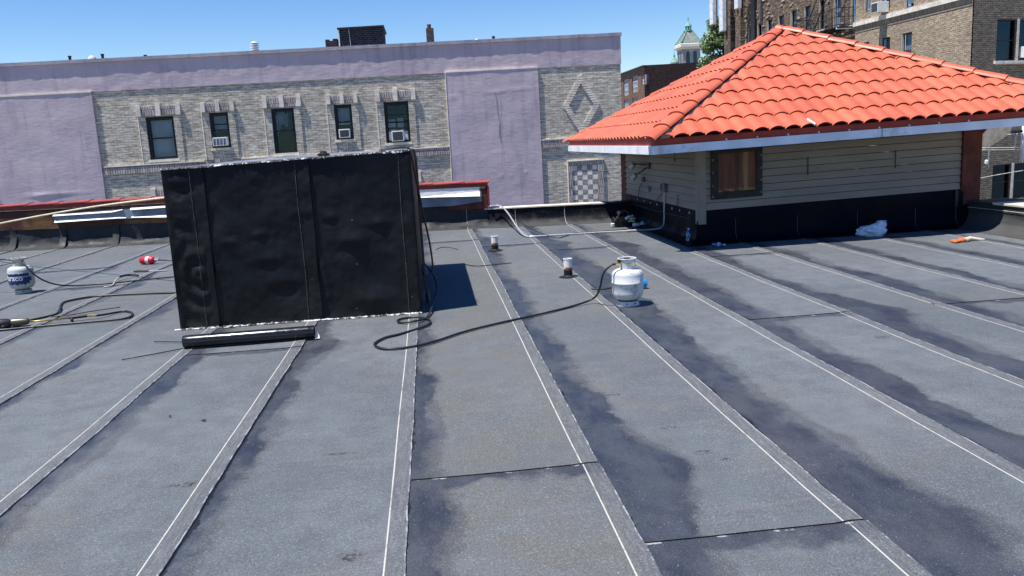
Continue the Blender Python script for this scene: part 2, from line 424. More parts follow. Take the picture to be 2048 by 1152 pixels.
# ------------------------------------------------------------------ roof surface
LN = [-11.0,-10.05,-9.12,-8.2,-7.22,-6.18,-5.05,-4.1,-3.11,-2.18,-1.23,-.28,.65,1.58,2.51,3.42,4.30,5.21,6.13,7.06,7.98]
SW = {-11.0:.1,-10.05:.1,-9.12:.1,-8.2:.12,-7.22:.05,-6.18:.06,-5.05:.05,-4.1:.08,-3.11:.13,-2.18:.19,-1.23:.18,-.28:.15,.65:.24,1.58:.34,2.51:.30,3.42:.30,4.30:.28,5.21:.28,6.13:.26,7.06:.2}
LAPS = {.65:[3.83,13.7],1.58:[2.99,12.73],2.51:[11.8],3.42:[6.62],5.21:[6.67],4.30:[10.2],-1.23:[6.84],-5.05:[13.1],-4.1:[11.15],-7.22:[12.2],-9.12:[9.],6.13:[4.8],-3.11:[1.2]}
def par_y(x): return 15.97 - .131*x          # line of the rear parapet
def build_roof():
    me_v = []; fc = []; uvl = []; uvr = []; uvn = []
    ys = [-3 + .25*i for i in range(18)]
    y = 1.5
    while y < 18.0: ys.append(y); y += .04 + .006*max(0, y-4)
    def edge(k, y):
        if y < 0: return LN[k] + .086
        return LN[k] + .086 + .009*noise.noise(Vector((k*7.1, y*.7, 0))) + .005*noise.noise(Vector((k*3.3, y*3.5, 5))) + .0022*noise.noise(Vector((k*5.3, y*17, 9))) + .0016*noise.noise(Vector((k*5.3, y*45, 2)))
    for k in range(1, len(LN)):
        laps = sorted(LAPS.get(LN[k], []))
        cuts = [-3.01] + laps + [18.5]
        for ci in range(len(cuts)-1):
            a, b_ = cuts[ci], cuts[ci+1]
            yy = [a] + [q for q in ys if a + .02 < q < b_ - .02] + ([a+.01, a+.3] if ci else []) + [b_ - .0005]
            yy = sorted(set(yy)); jog = random.uniform(-.010, .010)
            rows = []
            for y in yy:
                e0 = edge(k-1, y); e1 = edge(k, y) + jog
                w = .84*SW.get(LN[k-1], .15)*(1 + .5*noise.noise(Vector((k*9.7, y*.35, 1.5))))
                for lp in LAPS.get(LN[k-1], []):
                    w += .16*math.exp(-((y-lp+.1)/.35)**2)
                if LN[k-1] == -.28: w *= 1 + .4*math.exp(-((y-3.3)/.8)**2)
                if y > 12: w *= max(.35, 1-(y-12)*.1)
                lift = 0.
                if ci: lift = .006*max(0, 1-(y-a)/.35)
                vv = (b_ - y) if b_ < 18 else 9.
                jl = .012*noise.noise(Vector((y*0+k, 2., 2.)))
                row = []
                cols = [(e0-.085, .000), (e0+.001, .0015), (e0+.04, .0018), (e0+.25, .002), (e0+.5, .002), (e1-.12, .004), (e1-.05, .0095), (e1, .0098), (e1+.0006, .0005)]
                for x, z in cols:
                    ze = z + lift + .004*noise.noise(Vector((x*1.3, y*1.1, 0)))*(1 if x > e0+.01 else .2)
                    la = b_ + .012*noise.noise(Vector((x*6, b_, 3))) if (y == yy[-1] and b_ < 18) else (a + .012*noise.noise(Vector((x*6, a, 3))) if (ci and y == yy[0]) else y)
                    row.append((x, la, ze, x-e0, e1-x+(.002 if x <= e1 else 0), w, vv, LN[k]+.086+jog-x+.008*noise.noise(Vector((k*2.2, y*.45, 4)))))
                rows.append(row)
            base = len(me_v)
            for row in rows: me_v += [q[:3] for q in row]
            nc = len(rows[0])
            for j in range(len(rows)-1):
                for i in range(nc-1):
                    idx = (base+j*nc+i, base+j*nc+i+1, base+(j+1)*nc+i+1, base+(j+1)*nc+i)
                    fc.append(idx)
                    for jj, ii in ((j,i),(j,i+1),(j+1,i+1),(j+1,i)):
                        q = rows[jj][ii]; uvl.append((q[3], q[4])); uvr.append((q[5], q[6])); uvn.append((q[7], 0.))
            if ci:      # front lip of the lapped sheet
                b0 = len(me_v); r0 = rows[0]
                me_v += [(q[0], q[1], -.003) for q in r0]
                for i in range(1, nc-1):
                    fc.append((b0+i, b0+i+1, base+i+1, base+i))
                    for t in range(4): uvl.append((.0, .5)); uvr.append((0, .0)); uvn.append((1., 0.))
    me = bpy.data.meshes.new('roof_surface'); me.from_pydata(me_v, [], fc)
    A = me.uv_layers.new(name='lap'); B = me.uv_layers.new(name='run')
    A.data.foreach_set('uv', [c for t in uvl for c in t]); B.data.foreach_set('uv', [c for t in uvr for c in t])
    me.uv_layers.new(name='line').data.foreach_set('uv', [c for t in uvn for c in t])
    me.materials.append(m_roof)
    me.polygons.foreach_set('use_smooth', [True]*len(me.polygons)); me.set_sharp_from_angle(angle=math.radians(25))
    o = bpy.data.objects.new('roof_surface', me); COL.objects.link(o)
    tag(o, kind='structure')
build_roof()

# street level and the body of our own building
m_street = plain('pale_bounce_fill', (.20,.185,.165), .9, .2, 0, .25, 1.)  # unseen ground kept pale so it bounces warm fill up the facade
MB().poly([(-900,-900,-9),(900,-900,-9),(900,1500,-9),(-900,1500,-9)]).build('street_ground', m_street)['kind'] = 'structure'
m_ourbrick = brick_mat('our_brick', 'xz', (.26,.17,.12), (.2,.13,.1), (.25,.24,.22))
bd = MB(); bd.poly([(-12,-4,-.05),(8.2,-4,-.05),(8.2,15,-.05),(8.2,par_y(8.2)+.32,-.05),(-12,par_y(-12)+.32,-.05)])
fp = [(-12,-4),(8.2,-4),(8.2,par_y(8.2)+.32),(-12,par_y(-12)+.32)]
for i in range(4):
    a, b_ = fp[i], fp[(i+1)%4]; bd.poly([(a[0],a[1],-9),(b_[0],b_[1],-9),(b_[0],b_[1],-.05),(a[0],a[1],-.05)])
o = bd.build('brick_building', m_ourbrick); tag(o, 'low brick building under the black membrane roof', 'building')

# ------------------------------------------------------------------ rear parapets
CS = math.atan(.131)
def pfr(x, out, z): return (x + out*math.sin(-CS)*0, par_y(x) - out*math.cos(CS), z)   # out: towards the camera
def parapet_face(mb, x0, x1, prof, nx, amp=.012, seed=0):
    pr = []
    for (o1, z1), (o2, z2) in zip(prof, prof[1:]):
        n = max(1, int(math.hypot(o2-o1, z2-z1)/.05))
        pr += [(o1+(o2-o1)*i/n, z1+(z2-z1)*i/n) for i in range(n)]
    pr.append(prof[-1]); nv = len(pr)-1
    def fn(u, v):
        o_, z = pr[round(v*nv)]; x = x0 + (x1-x0)*u
        wr = amp*fbm(x*2.2+seed, z*5, seed) * (1 if 0 < v < 1 else 0)
        return (x, par_y(x) - o_ - wr, z + wr*.3)
    mb.grid(fn, nx, nv)
LOWP = [(.42,.006),(.30,.018),(.20,.05),(.13,.10),(.10,.16),(.09,.335)]
t = empty('low_parapet', (2.6, par_y(2.6), 0), 'low black membrane parapet with cream coping, between the red tiled parapet and the grey booth', 'parapet')
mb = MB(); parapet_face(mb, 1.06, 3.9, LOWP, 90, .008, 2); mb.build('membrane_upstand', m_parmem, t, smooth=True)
mb = MB()
def coping(mb, x0, x1, z, th, o0, o1, n=24):
    for i in range(n):
        a, b_ = x0+(x1-x0)*i/n, x0+(x1-x0)*(i+1)/n
        dz = .004*fbm(a*3, 1.); dz2 = .004*fbm(b_*3, 1.)
        P = []
        for x, d in ((a, dz), (b_, dz2)):
            P += [(x, par_y(x)-o0, z-th+d), (x, par_y(x)-o0, z+d), (x, par_y(x)+o1, z+d), (x, par_y(x)+o1, z-th+d)]
        k = mb.pts(P)
        for q in ((0,4,5,1),(1,5,6,2),(2,6,7,3)): mb.face(*[k+j for j in q])
m_coping = plain('cream_coping', (.66,.60,.50), .8, .2, 0, .15, 3, dirt=(.42,.38,.33), dirt_amt=.6, bump=.004)
coping(mb, 1.0, 3.28, .355, .02, .11, .25); mb.build('coping', m_coping, t)
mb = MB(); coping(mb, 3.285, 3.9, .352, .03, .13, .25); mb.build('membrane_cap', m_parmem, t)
for x in (1.58, 2.51):
    P = [(x, par_y(x)-o_-.004, z+.004) for o_, z in [(.42,.012)]+LOWP[1:]]
    MB().tube(spline(P, 4), .0035, 5).build('seam', m_seamwhite, t)
mb = MB(); mb.box(1.06, 3.9, 15.2, 15.25, -.04, -.03); 
body = MB(); body.poly([(1.06,par_y(1.06)+.24,.33),(3.9,par_y(3.9)+.24,.33),(3.9,par_y(3.9)+.24,-.3),(1.06,par_y(1.06)+.24,-.3)]); body.build('back_wall', m_ourbrick, t)

# tall parapet with red tile cap
t = empty('tiled_parapet', (-4, par_y(-4), 0), 'taller rear parapet capped with red tiles over brown boards and bent grey flashing', 'parapet')
HIP = [(.34,.006),(.24,.018),(.16,.05),(.11,.12),(.09,.18),(.085,.46)]
mb = MB(); parapet_face(mb, -12, 1.06, HIP, 420, .035, 8)
mb.poly([(1.06,par_y(1.06)-.09,0),(1.06,par_y(1.06)+.25,0),(1.06,par_y(1.06)+.25,.8),(1.06,par_y(1.06)-.08,.8)])
mb.build('membrane_upstand', m_parmem_hi, t, smooth=True)
for x in (-10.05,-9.12,-8.2,-7.22,-6.18,-5.05,-4.1):       # raised lap of each sheet on the upstand
    mb = MB()
    def fn(u, v, x=x):
        o_ = .34 + (.10-.34)*min(1, v*1.6)**.6; z = .01 + .42*max(0, v)**1.2
        return (x+.02+.12*u, par_y(x)-o_-.02-.006*math.sin(u*PI), z)
    mb.grid(fn, 3, 10); mb.build('lap_strip', m_parmem_hi, t, smooth=True)
MB().tube(spline([(.66, par_y(.66)-o_-.006, z+.004) for o_, z in HIP], 4), .0035, 5).build('seam', m_seamwhite, t)
def board_mat():
    b = NB('weathered_board', .8, .2); P = b.co(scale=(.35,1,4))
    n = b.noise(P, 5., 6, .65)
    c = b.mix(b.step(n, .35, .65), (.10,.045,.022), (.20,.105,.05))
    c = b.mix(b.step(b.noise(b.co(), .9, 4, .6), .46, .56), c, (.07,.030,.024))
    b.base(c); b.bump(n, .004, .5); return b.mat
m_board = board_mat()
xs = [-12,-9.3,-7.05,-6.1,-4.6,-2.2]
for i in range(len(xs)-1):
    a, b_ = xs[i], xs[i+1]-.006
    mb = MB(); k = mb.pts([(x, par_y(x)-.115, z) for x, z in ((a,.40),(b_,.38),(b_,.74),(a,.74))] + [(x, par_y(x)+.2, z) for x, z in ((a,.40),(b_,.38),(b_,.74),(a,.74))])
    for q in ((0,1,2,3),(0,4,5,1),(2,6,7,3)): mb.face(*[k+j for j in q])
    mb.build('board', m_board, t)
def flash(pts, name='flashing', mat=None, th=.0):
    """bent sheet: list of (x, out, z) rows top and bottom"""
    mb = MB(); top, bot, tilt = pts
    n = 40
    def at(L, x):
        for (xa, za), (xb, zb) in zip(L, L[1:]):
            if xa <= x <= xb: return za + (zb-za)*(x-xa)/(xb-xa)
        return L[-1][1]
    x0, x1 = top[0][0], top[-1][0]
    def fn(u, v):
        x = x0+(x1-x0)*u; zt = at(top, x); zb = at(bot, x)
        return (x, par_y(x)-.125-tilt*v - .006*fbm(x*3, v*2), zt+(zb-zt)*v)
    mb.grid(fn, n, 4); return mb.build(name, mat or m_flash, t, smooth=True)
m_flash = plain('bare_flashing', (.16,.19,.22), .55, .4, .3, .25, 3, dirt=(.3,.31,.31), dirt_amt=.4)
m_flashw = plain('white_flashing', (.72,.72,.70), .5, .4, 0, .1, 3, dirt=(.4,.4,.38))
flash(([(-7.25,.66),(-2.2,.80)], [(-7.25,.50),(-2.2,.52)], .012))
flash(([(-7.25,.555),(-6.0,.56),(-5.85,.54)], [(-7.25,.50),(-6.0,.525),(-5.85,.52)], .055), 'flashing_lip', m_flashw)
flash(([(-7.27,.65),(-6.1,.67),(-5.9,.69)], [(-7.27,.625),(-6.1,.645),(-5.9,.68)], .045), 'flashing_lip', m_flashw)
flash(([(-5.75,.545),(-5.1,.56),(-2.2,.58)], [(-5.75,.525),(-5.1,.50),(-2.2,.51)], .06), 'flashing_lip', m_flashw)
flash(([(-5.75,.71),(-5.1,.72),(-2.2,.75)], [(-5.75,.67),(-5.1,.685),(-2.2,.70)], .05), 'flashing_lip', m_flashw)
flash(([(-2.2,.80),(.93,.80)], [(-2.2,.66),(.93,.655)], .012), 'flashing_lip', m_flashw)
flash(([(-2.2,.70),(.96,.72)], [(-2.2,.44),(.4,.44),(.96,.50)], .025))
flash(([(-.9,.64),(0,.655),(.93,.70)], [(-.9,.635),(0,.625),(.93,.60)], .07), 'flashing_lip', m_flashw)
mb = MB()
mb.box(.3, 1.07, 0, .3, .36, .72, lambda x,y,z: (x, par_y(x)-.118+y, z)); mb.build('end_board', m_brown, t)
m_oldred = plain('aged_red_tile', (.29,.06,.05), .6, .3, 0, .25, 3)
m_redm = plain('red_cap', (.20,.028,.024), .55, .35, 0, .2, 3)
mb = MB()
mb.box(-12, 1.09, 0, .30, .775, .84, lambda x,y,z: (x, par_y(x)-.135+y, z)); mb.build('cap_fascia', m_redm, t)
mb = MB(); mb.box(1.075, 1.11, 0, .30, .40, .775, lambda x,y,z: (x, par_y(x)-.14+y, z)); mb.build('end_trim', m_redm, t)
x = -12.
while x < 1.0:
    a, b_ = x, min(x+.66, 1.12); mb = MB()
    k = mb.pts([(xx, par_y(xx)+o_, z+(.016 if xx == b_ and b_ < 1.1 else 0)) for xx in (a, b_) for o_, z in ((-.155,.842),(-.155,.862),(-.05,.885),(.10,.885),(.19,.862))])
    for j in range(4): mb.face(k+j, k+5+j, k+6+j, k+j+1)
    mb.face(k, k+1, k+2, k+3, k+4); mb.face(k+9, k+8, k+7, k+6, k+5)
    mb.build('cap_tile', m_oldred, t); x += .60
mb = MB(); mb.poly([(-12,par_y(-12)+.25,.8),(1.06,par_y(1.06)+.25,.8),(1.06,par_y(1.06)+.25,-.3),(-12,par_y(-12)+.25,-.3)]); mb.build('back_wall', m_ourbrick, t)

# right parapet
t = empty('side_parapet', (7.75, 8, 0), 'right hand black membrane parapet with pale coping, running forward from the booth', 'parapet')
mb = MB()
PR = [(.40,.006),(.28,.02),(.18,.05),(.11,.11),(.08,.19),(.07,.37)]
pr = []
for (o1, z1), (o2, z2) in zip(PR, PR[1:]):
    pr += [(o1+(o2-o1)*i/4, z1+(z2-z1)*i/4) for i in range(4)]
pr.append(PR[-1])
mb.grid(lambda u, v: (7.96-pr[round(v*(len(pr)-1))][0] - .008*fbm(u*30, v*3), 11.55-14.5*u, pr[round(v*(len(pr)-1))][1]), 120, len(pr)-1)
m_sidemem = wallmem('side_membrane', .7, .22, 9, (.03,.031,.033), (.05,.05,.05))
mb.build('membrane_upstand', m_sidemem, t, smooth=True)
mb = MB(); mb.box(7.87, 8.5, 10.96, 11.55, .36, .385); mb.build('membrane_cap', m_sidemem, t)
mb = MB(); mb.box(7.87, 8.5, -3, 10.955, .36, .392); mb.build('coping', m_coping, t, bevel=.006)
mb = MB(); mb.tube([(7.868, 11.5-.5*i, .29+.004*math.sin(i)) for i in range(20)], .004, 5); mb.build('seam', m_seamwhite, t)

# ------------------------------------------------------------------ tar covered box
BX0, BX1, BY0, BY1 = -2.43, -.16, 7.90, 10.9
def btop(x): return 1.50 + .026*(x-BX0)
t = empty('roof_box', ((BX0+BX1)/2, (BY0+BY1)/2, 0), 'tall box wrapped in wrinkled black tar membrane with silver cement along its edges', 'roof box')
def folds(x, z):
    d = .018*fbm(x*1.6, z*1.4, 3.) + .008*fbm(x*5, z*4, 1.)
    if x < -2.12:      # sagging folds in the left hand sheet
        k = max(0, 1-abs(x+2.27)/.16)
        d += .011*k*math.sin(z*26 + 9*x + 4*fbm(x*2, z*3, 8.))*(1.0 if z > .65 else .4)
        r = math.hypot((x+2.2)*1.4, z-.52); d += .015*math.exp(-(r/.30)**2)*math.sin(r*38)
    for cx, cz, a, s_ in ((-1.55,.62,.02,.10),(-1.62,.86,.018,.07),(-1.45,.40,.02,.12),(-.75,.75,.024,.12),(-.5,.9,.02,.09),(-.6,.18,.026,.16),(-1.9,.8,.016,.07),(-1.2,1.05,.012,.1),(-.95,.98,.016,.07)):
        dx, dz = x-cx, z-cz; d += .8*a*math.exp(-((dx/s_)**2+(dz/(s_*.6))**2)) - .5*a*math.exp(-((dx/s_)**2+((dz+s_*.7)/(s_*.5))**2))
    for sx in (-2.06, -1.11):  # gather lines running down from each lap
        dx = x-sx
        if 0 < dx < .16: d += .007*math.sin((dx*60)+z*9)*(1-dx/.16)*max(0, math.sin(z*3.2))
    return d
SE = [(-2.18,-2.06),(-1.23,-1.105),(-.28,-.165)]
def fo(x, z):      # how far the front stands out
    o_ = folds(x, z)
    for a, b_ in SE:
        if a-.02 < x <= b_: o_ += .016*(x-a+.02)/(b_-a+.02)
    return o_
mb = MB()
cols = []
nx = 150
for i in range(nx+1): cols.append(BX0+(BX1-BX0)*i/nx)
for a, b_ in SE: cols += [b_, b_+.001, a]
cols = sorted(set(cols))
nz = 90; rows = []
for j in range(nz+1):
    r = []
    for x in cols:
        z = btop(x)*j/nz
        o_ = fo(x, z)*min(1, j/3, (nz-j)/3*1.) * min(1, (x-BX0)/.03+.15, (BX1-x)/.02+.15)
        r.append((x, BY0 - o_ + (.05 if False else 0), z))
    rows.append(mb.pts(r))
for a, b_ in zip(rows, rows[1:]):
    for i in range(len(cols)-1): mb.face(a+i, a+i+1, b_+i+1, b_+i)
mb.build('front_face', m_box, t, smooth=True, auto=50)
mb = MB()
mb.grid(lambda u, v: (BX1 + .012*fbm(u*5, v*3, 2.)*min(1, u*8), BY0+(BY1-BY0)*u, btop(BX1)*v), 50, 30)
mb.grid(lambda u, v: (BX0 - .012*fbm(u*5, v*3, 6.)*min(1, (1-u)*8), BY1-(BY1-BY0)*u, btop(BX0)*v), 50, 30)
mb.grid(lambda u, v: (BX1-(BX1-BX0)*u, BY1 + .01*fbm(u*5, v*3, 9.), btop(BX1-(BX1-BX0)*u)*v), 40, 20)
mb.build('side_face', m_box, t, smooth=True)
mb = MB(); mb.grid(lambda u, v: (BX0+(BX1-BX0)*u, BY0+(BY1-BY0)*v, btop(BX0+(BX1-BX0)*u)+.004+.025*v+.008*fbm(u*6, v*8, 1.)*min(1, v*6)), 60, 60)
m_boxtop = wallmem('box_top_membrane', .0, .1, 2, (.14,.15,.17), (.24,.25,.275)); mb.build('top_sheet', m_boxtop, t, smooth=True)
for a, b_ in SE:      # chalk line of each wall sheet
    P = []
    for j in range(41):
        z = .01 + (btop(a)-.02)*j/40; P.append((a+.003*math.sin(z*5+a), BY0 - .004 - fo(a, z)*min(1, j/2, (40-j)/2), z))
    MB().tube(P, .0026, 4).build('chalk_line', plain('dull_chalk', (.085,.08,.07), .8, .2, 0, .5, 30) if a == SE[0][0] else bpy.data.materials['dull_chalk'], t)
def bead(name, path, wid, th, seed):
    mb = MB(); rg = random.Random(seed); n = len(path)
    R = []
    for i, p in enumerate(path):
        w = .75*wid*(.15+1.5*abs(fbm(i*.05+seed, 0., 1.))+.2*rg.random()); h = th*(.2+.7*rg.random())
        p = Vector(p); R.append(mb.pts([p+Vector((0,-w,0)), p+Vector((0,-w*.5,h)), p+Vector((0,.01,h*.9)), p+Vector((0,.02,0))]))
    for a, b_ in zip(R, R[1:]):
        for j in range(3): mb.face(a+j, b_+j, b_+j+1, a+j+1)
    return mb.build(name, m_bead, t, smooth=True)
bead('base_bead', [(BX0-.05+(BX1-BX0+.06)*i/240, BY0-.012, .009) for i in range(241)], .05, .014, 3)
# torn bright flap along the top front edge
mb = MB(); rg = random.Random(5); R = []
for i in range(301):
    x = BX0+(BX1-BX0)*i/300; z = btop(x)
    k = max(.0, 2.2*fbm(x*2.3, 4., 1.)); k = min(1., k) if x < -1.28 or x > -1.24 else .1
    if -1.75 < x < -1.60: k *= .2
    dr = (.002+.020*k*(.3+1.*rg.random())); ou = .010+.008*rg.random()
    R.append(mb.pts([(x, BY0+.004, z+.010), (x, BY0-ou*.6, z+.010+.004*rg.random()), (x, BY0-ou-.004, z-dr*.5), (x, BY0-ou-.008*k*rg.random(), z-dr)]))
for a, b_ in zip(R, R[1:]):
    for j in range(3): mb.face(a+j, a+j+1, b_+j+1, b_+j)
mb.build('top_bead', ragged('silver_edge', (.60,.61,.61), (.010,.010,.012), .55, .585, 24), t)
# small disc lying on the top
mb = MB(); mb.lathe([(.0,0),(.055,0),(.06,.012),(.06,.022),(.035,.03),(.03,.045),(0,.048)], (-.99, 8.15, btop(-.99)+.012), 20)
o = mb.build('drain_cap', m_black, smooth=True, auto=40, loc=(-.99,8.15,btop(-.99))); tag(o, 'small round black cap lying on top of the tar covered box', 'cap')

# ------------------------------------------------------------------ vent pipes
def vent_mat():
    b = NB('vent_pipe_paint', .6, .35); P = b.co(); o = b.sep(P)
    e = b.math('ADD', o[2], b.math('MULTIPLY', b.math('SUBTRACT', b.noise(P, 12., 5, .65), .5), .12))
    c = b.mix(b.step(b.noise(P, 30., 5, .7), .5, .7), (.74,.74,.72), (.50,.50,.49))
    c = b.mix(b.step(e, .125, .105), c, (.22,.11,.06))
    c = b.mix(b.step(e, .095, .08), c, (.008,.008,.01))
    b.base(c); b.bump(b.noise(P, 25., 4), .003, .5); return b.mat
m_vent = vent_mat()
for x, y, h, lab in ((.90, 12.17, .225, 'stubby white vent pipe with tarred foot, the farther one by the parapet'), (1.53, 9.39, .225, 'stubby white vent pipe with tarred foot, the nearer one beside the gas cylinder')):
    t = empty('vent_pipe', (x, y, 0), lab, 'vent pipe', 'white vent pipes on the roof')
    MB().lathe([(.050,.0),(.050,h-.012),(.053,h-.010),(.053,h),(.044,h),(.044,h-.05),(.0,h-.05)], (x, y, 0), 24).build('pipe', m_vent, t, smooth=True, auto=40)
    MB().grid(lambda u, v: (x+(.05+.055*v*(1+.3*noise.noise(Vector((math.cos(u*2*PI)*2, math.sin(u*2*PI)*2, y)))))*math.cos(u*2*PI), y+(.05+.055*v)*math.sin(u*2*PI), .02*(1-v)**2+.0115), 32, 4).build('tar_collar', m_black, t, smooth=True)

# ------------------------------------------------------------------ gas cylinders
def tank_mat(name, c, sc):
    b = NB(name, .5, .4); P = b.co()
    col = b.mix(b.step(b.noise(P, 5., 5), .3, .7), c, tuple(x*.85 for x in c))
    col = b.mix(b.math('MULTIPLY', b.step(b.noise(b.co(loc=(.3,.2,.1)), 11., 8, .8), .52, .66), sc), col, (.20,.20,.21))
    col = b.mix(b.step(b.noise(P, 34., 5, .8), .64, .7, 0, .9), col, (.10,.07,.05))
    b.base(col); b.bump(b.noise(P, 30., 4), .0015, .4); return b.mat
m_tank1 = tank_mat('scuffed_white_paint', (.66,.67,.66), .8)
m_tank2 = tank_mat('grey_green_paint', (.50,.53,.49), .45)
def cylinder(x, y, lab, mat, col_rot, tone):
    t = empty('gas_cylinder', (x, y, 0), lab, 'gas cylinder', 'white gas cylinders on the roof')
    R = .148
    prof = [(.0,.045),(.07,.047),(.115,.062),(.138,.088),(.146,.108),(R,.125),(R,.212),(R+.003,.215),(R+.003,.221),(R,.224),(R,.290),(.145,.308),(.132,.327),(.108,.341),(.065,.350),(.03,.353),(0,.354)]
    prof = [(a, b_ if b_ > .3 else b_*.93+.30*.07-.016*(1-b_/.3)) for a, b_ in prof]
    MB().lathe(prof, (x, y, .009), 48).build('tank', mat, t, smooth=True, auto=60)
    mb = MB(); n = 48; z0 = .009; H = .042
    ang = [2*PI*i/n for i in range(n)]
    a = mb.pts([(x+.105*math.cos(q), y+.105*math.sin(q), z0) for q in ang]); c = mb.pts([(x+.098*math.cos(q), y+.098*math.sin(q), z0+H) for q in ang]); d = mb.pts([(x+.100*math.cos(q), y+.100*math.sin(q), z0) for q in ang])
    e = mb.pts([(x+.112*math.cos(q), y+.112*math.sin(q), z0) for q in ang])
    for i in range(n): mb.face(a+i, a+(i+1)%n, c+(i+1)%n, c+i); mb.face(e+i, e+(i+1)%n, a+(i+1)%n, a+i); mb.face(d+i, c+i, c+(i+1)%n, d+(i+1)%n)
    mb.build('foot_ring', mat, t, smooth=True, auto=40)
    for q in (-1.9, -1.15):
        MB().lathe([(.007,0),(.007,.004),(0,.004)], (x+.1015*math.cos(q), y+.1015*math.sin(q), .032), 10, axis=(math.cos(q), math.sin(q), .1)).build('drain_hole', m_black, t)
    # collar: open ring with hand slot at the front, gap at the back left
    mb = MB(); z0 = .345; N = 96; lv = [0, .018, .045, .075, .10, .108]
    def solid(q, l0, l1):
        q = (q - col_rot) % (2*PI)
        if l0 >= .018 and l1 <= .101 and abs(q-1.5*PI) > 1.75: return False
        if l0 >= .044 and l1 <= .076 and abs(q-1.5*PI) < .55: return False
        return True
    def cp(q, l, r): return (x+r*math.cos(q), y+r*math.sin(q), z0+l)
    for i in range(N):
        q0, q1 = 2*PI*i/N, 2*PI*(i+1)/N
        for l0, l1 in zip(lv, lv[1:]):
            if not solid((q0+q1)/2, l0, l1): continue
            r0 = .075 + .009*(l0/.108)**3; r1 = .075 + .009*(l1/.108)**3
            mb.poly([cp(q0,l0,r0), cp(q1,l0,r0), cp(q1,l1,r1), cp(q0,l1,r1)])
            mb.poly([cp(q1,l0,r0-.004), cp(q0,l0,r0-.004), cp(q0,l1,r1-.004), cp(q1,l1,r1-.004)])
            for lo in ((l0, r0), (l1, r1)): mb.poly([cp(q0,lo[0],lo[1]), cp(q1,lo[0],lo[1]), cp(q1,lo[0],lo[1]-.004), cp(q0,lo[0],lo[1]-.004)])
    for i in range(N):
        pass
    mb.build('collar', mat, t, smooth=True, auto=35, merge=True)
    mb = MB(); k = 40
    for i in range(k): pass
    ring = [(x+.084*math.cos(2*PI*i/k), y+.084*math.sin(2*PI*i/k), z0+.108) for i in range(k+1)]
    mb.tube(ring, .006, 6, False); mb.build('collar_rim', mat, t, smooth=True)
    v = MB(); v.lathe([(.016,.34),(.016,.385),(.022,.388),(.022,.40),(.012,.402),(.012,.425)], (x, y, .009), 16)
    v.tube([(x, y, .405), (x-.035, y-.03, .405)], .013, 12); v.tube([(x, y, .405), (x+.05, y-.01, .405)], .011, 12)
    vo = v.build('valve', m_brass, t, smooth=True, auto=40)
    MB().lathe([(.028,0),(.031,.006),(.031,.02),(.024,.026),(0,.026)], (x, y, .435), 14).build('valve_knob', m_black, vo, smooth=True, auto=40)
    return t
c1 = cylinder(1.80, 7.58, 'scuffed white gas cylinder standing right of the box, with a black hose on its valve', m_tank1, .35, 0)
c2 = cylinder(-5.27, 11.02, 'grey green gas cylinder with torn blue lettered label, near the left edge', m_tank2, -.3, 0)
# regulator on near cylinder
mb = MB(); mb.tube([(1.765,7.55,.414),(1.71,7.53,.416)], .011, 10); mb.tube([(1.715,7.53,.416),(1.675,7.525,.414)], .014, 6)
o = mb.build('regulator', m_brass, c1, smooth=True, auto=40)
mb = MB(); mb.tube([(1.712,7.53,.42),(1.708,7.53,.452)], .012, 10); mb.build('regulator_knob', m_black, o, smooth=True, auto=40)
# worn patches on the far cylinder: blue label with lettering
def label_mat():
    b = NB('blue_label', .5, .4); P = b.co()
    n = b.noise(P, 14., 6, .7)
    c = b.mix(b.step(n, .62, .64), (.012,.028,.12), (.62,.64,.60))
    b.base(c); return b.mat
def wrap(x, y, R, q, z): return (x + R*math.cos(q), y + R*math.sin(q), z)
lx, ly = -5.27, 11.02
mb = MB()
n = 90; rg = random.Random(4); A = []
q0, q1 = math.radians(-172), math.radians(-18)
for i in range(n+1):
    q = q0+(q1-q0)*i/n
    zt = .268 + .018*fbm(q*6, 1.) + .006*rg.random() - (.05 if i > n-7 else 0); zb = .128 + .018*fbm(q*5, 7.) + .006*rg.random() + (.04 if i > n-7 else 0)
    A.append(mb.pts([wrap(lx, ly, .1494, q, zb+(zt-zb)*k/4) if zb+(zt-zb)*k/4 > .149 else wrap(lx, ly, .1478, q, zb+(zt-zb)*k/4) for k in range(5)]))
for a, b_ in zip(A, A[1:]):
    for k in range(4): mb.face(a+k, b_+k, b_+k+1, a+k+1)
lab = mb.build('label', label_mat(), c2, smooth=True)
cu = bpy.data.curves.new('brand_text', 'FONT'); cu.body = 'Paraco'; cu.size = .092; cu.align_x = 'CENTER'; cu.offset = .0018; cu.resolution_u = 4
to = bpy.data.objects.new('tmp_text', cu); COL.objects.link(to)
bpy.context.view_layer.update()
tm = bpy.data.meshes.new_from_object(to.evaluated_get(bpy.context.evaluated_depsgraph_get()))
bm = bmesh.new(); bm.from_mesh(tm)
bmesh.ops.subdivide_edges(bm, edges=[e for e in bm.edges if e.calc_length() > .012], cuts=3)
bmesh.ops.triangulate(bm, faces=bm.faces)
qc = math.radians(-107)
for v_ in bm.verts:
    x, z = v_.co.x, v_.co.y
    q = qc + x/.150; v_.co = Vector((.1515*math.cos(q), .1515*math.sin(q), .185 + z - x*.03))
bm.to_mesh(tm); bm.free()
bpy.data.objects.remove(to)
wo = bpy.data.objects.new('lettering', tm); COL.objects.link(wo); wo.parent = lab
tm.materials.clear(); tm.materials.append(plain('letter_white', (.75,.77,.76), .6, .3, 0, .1, 20))

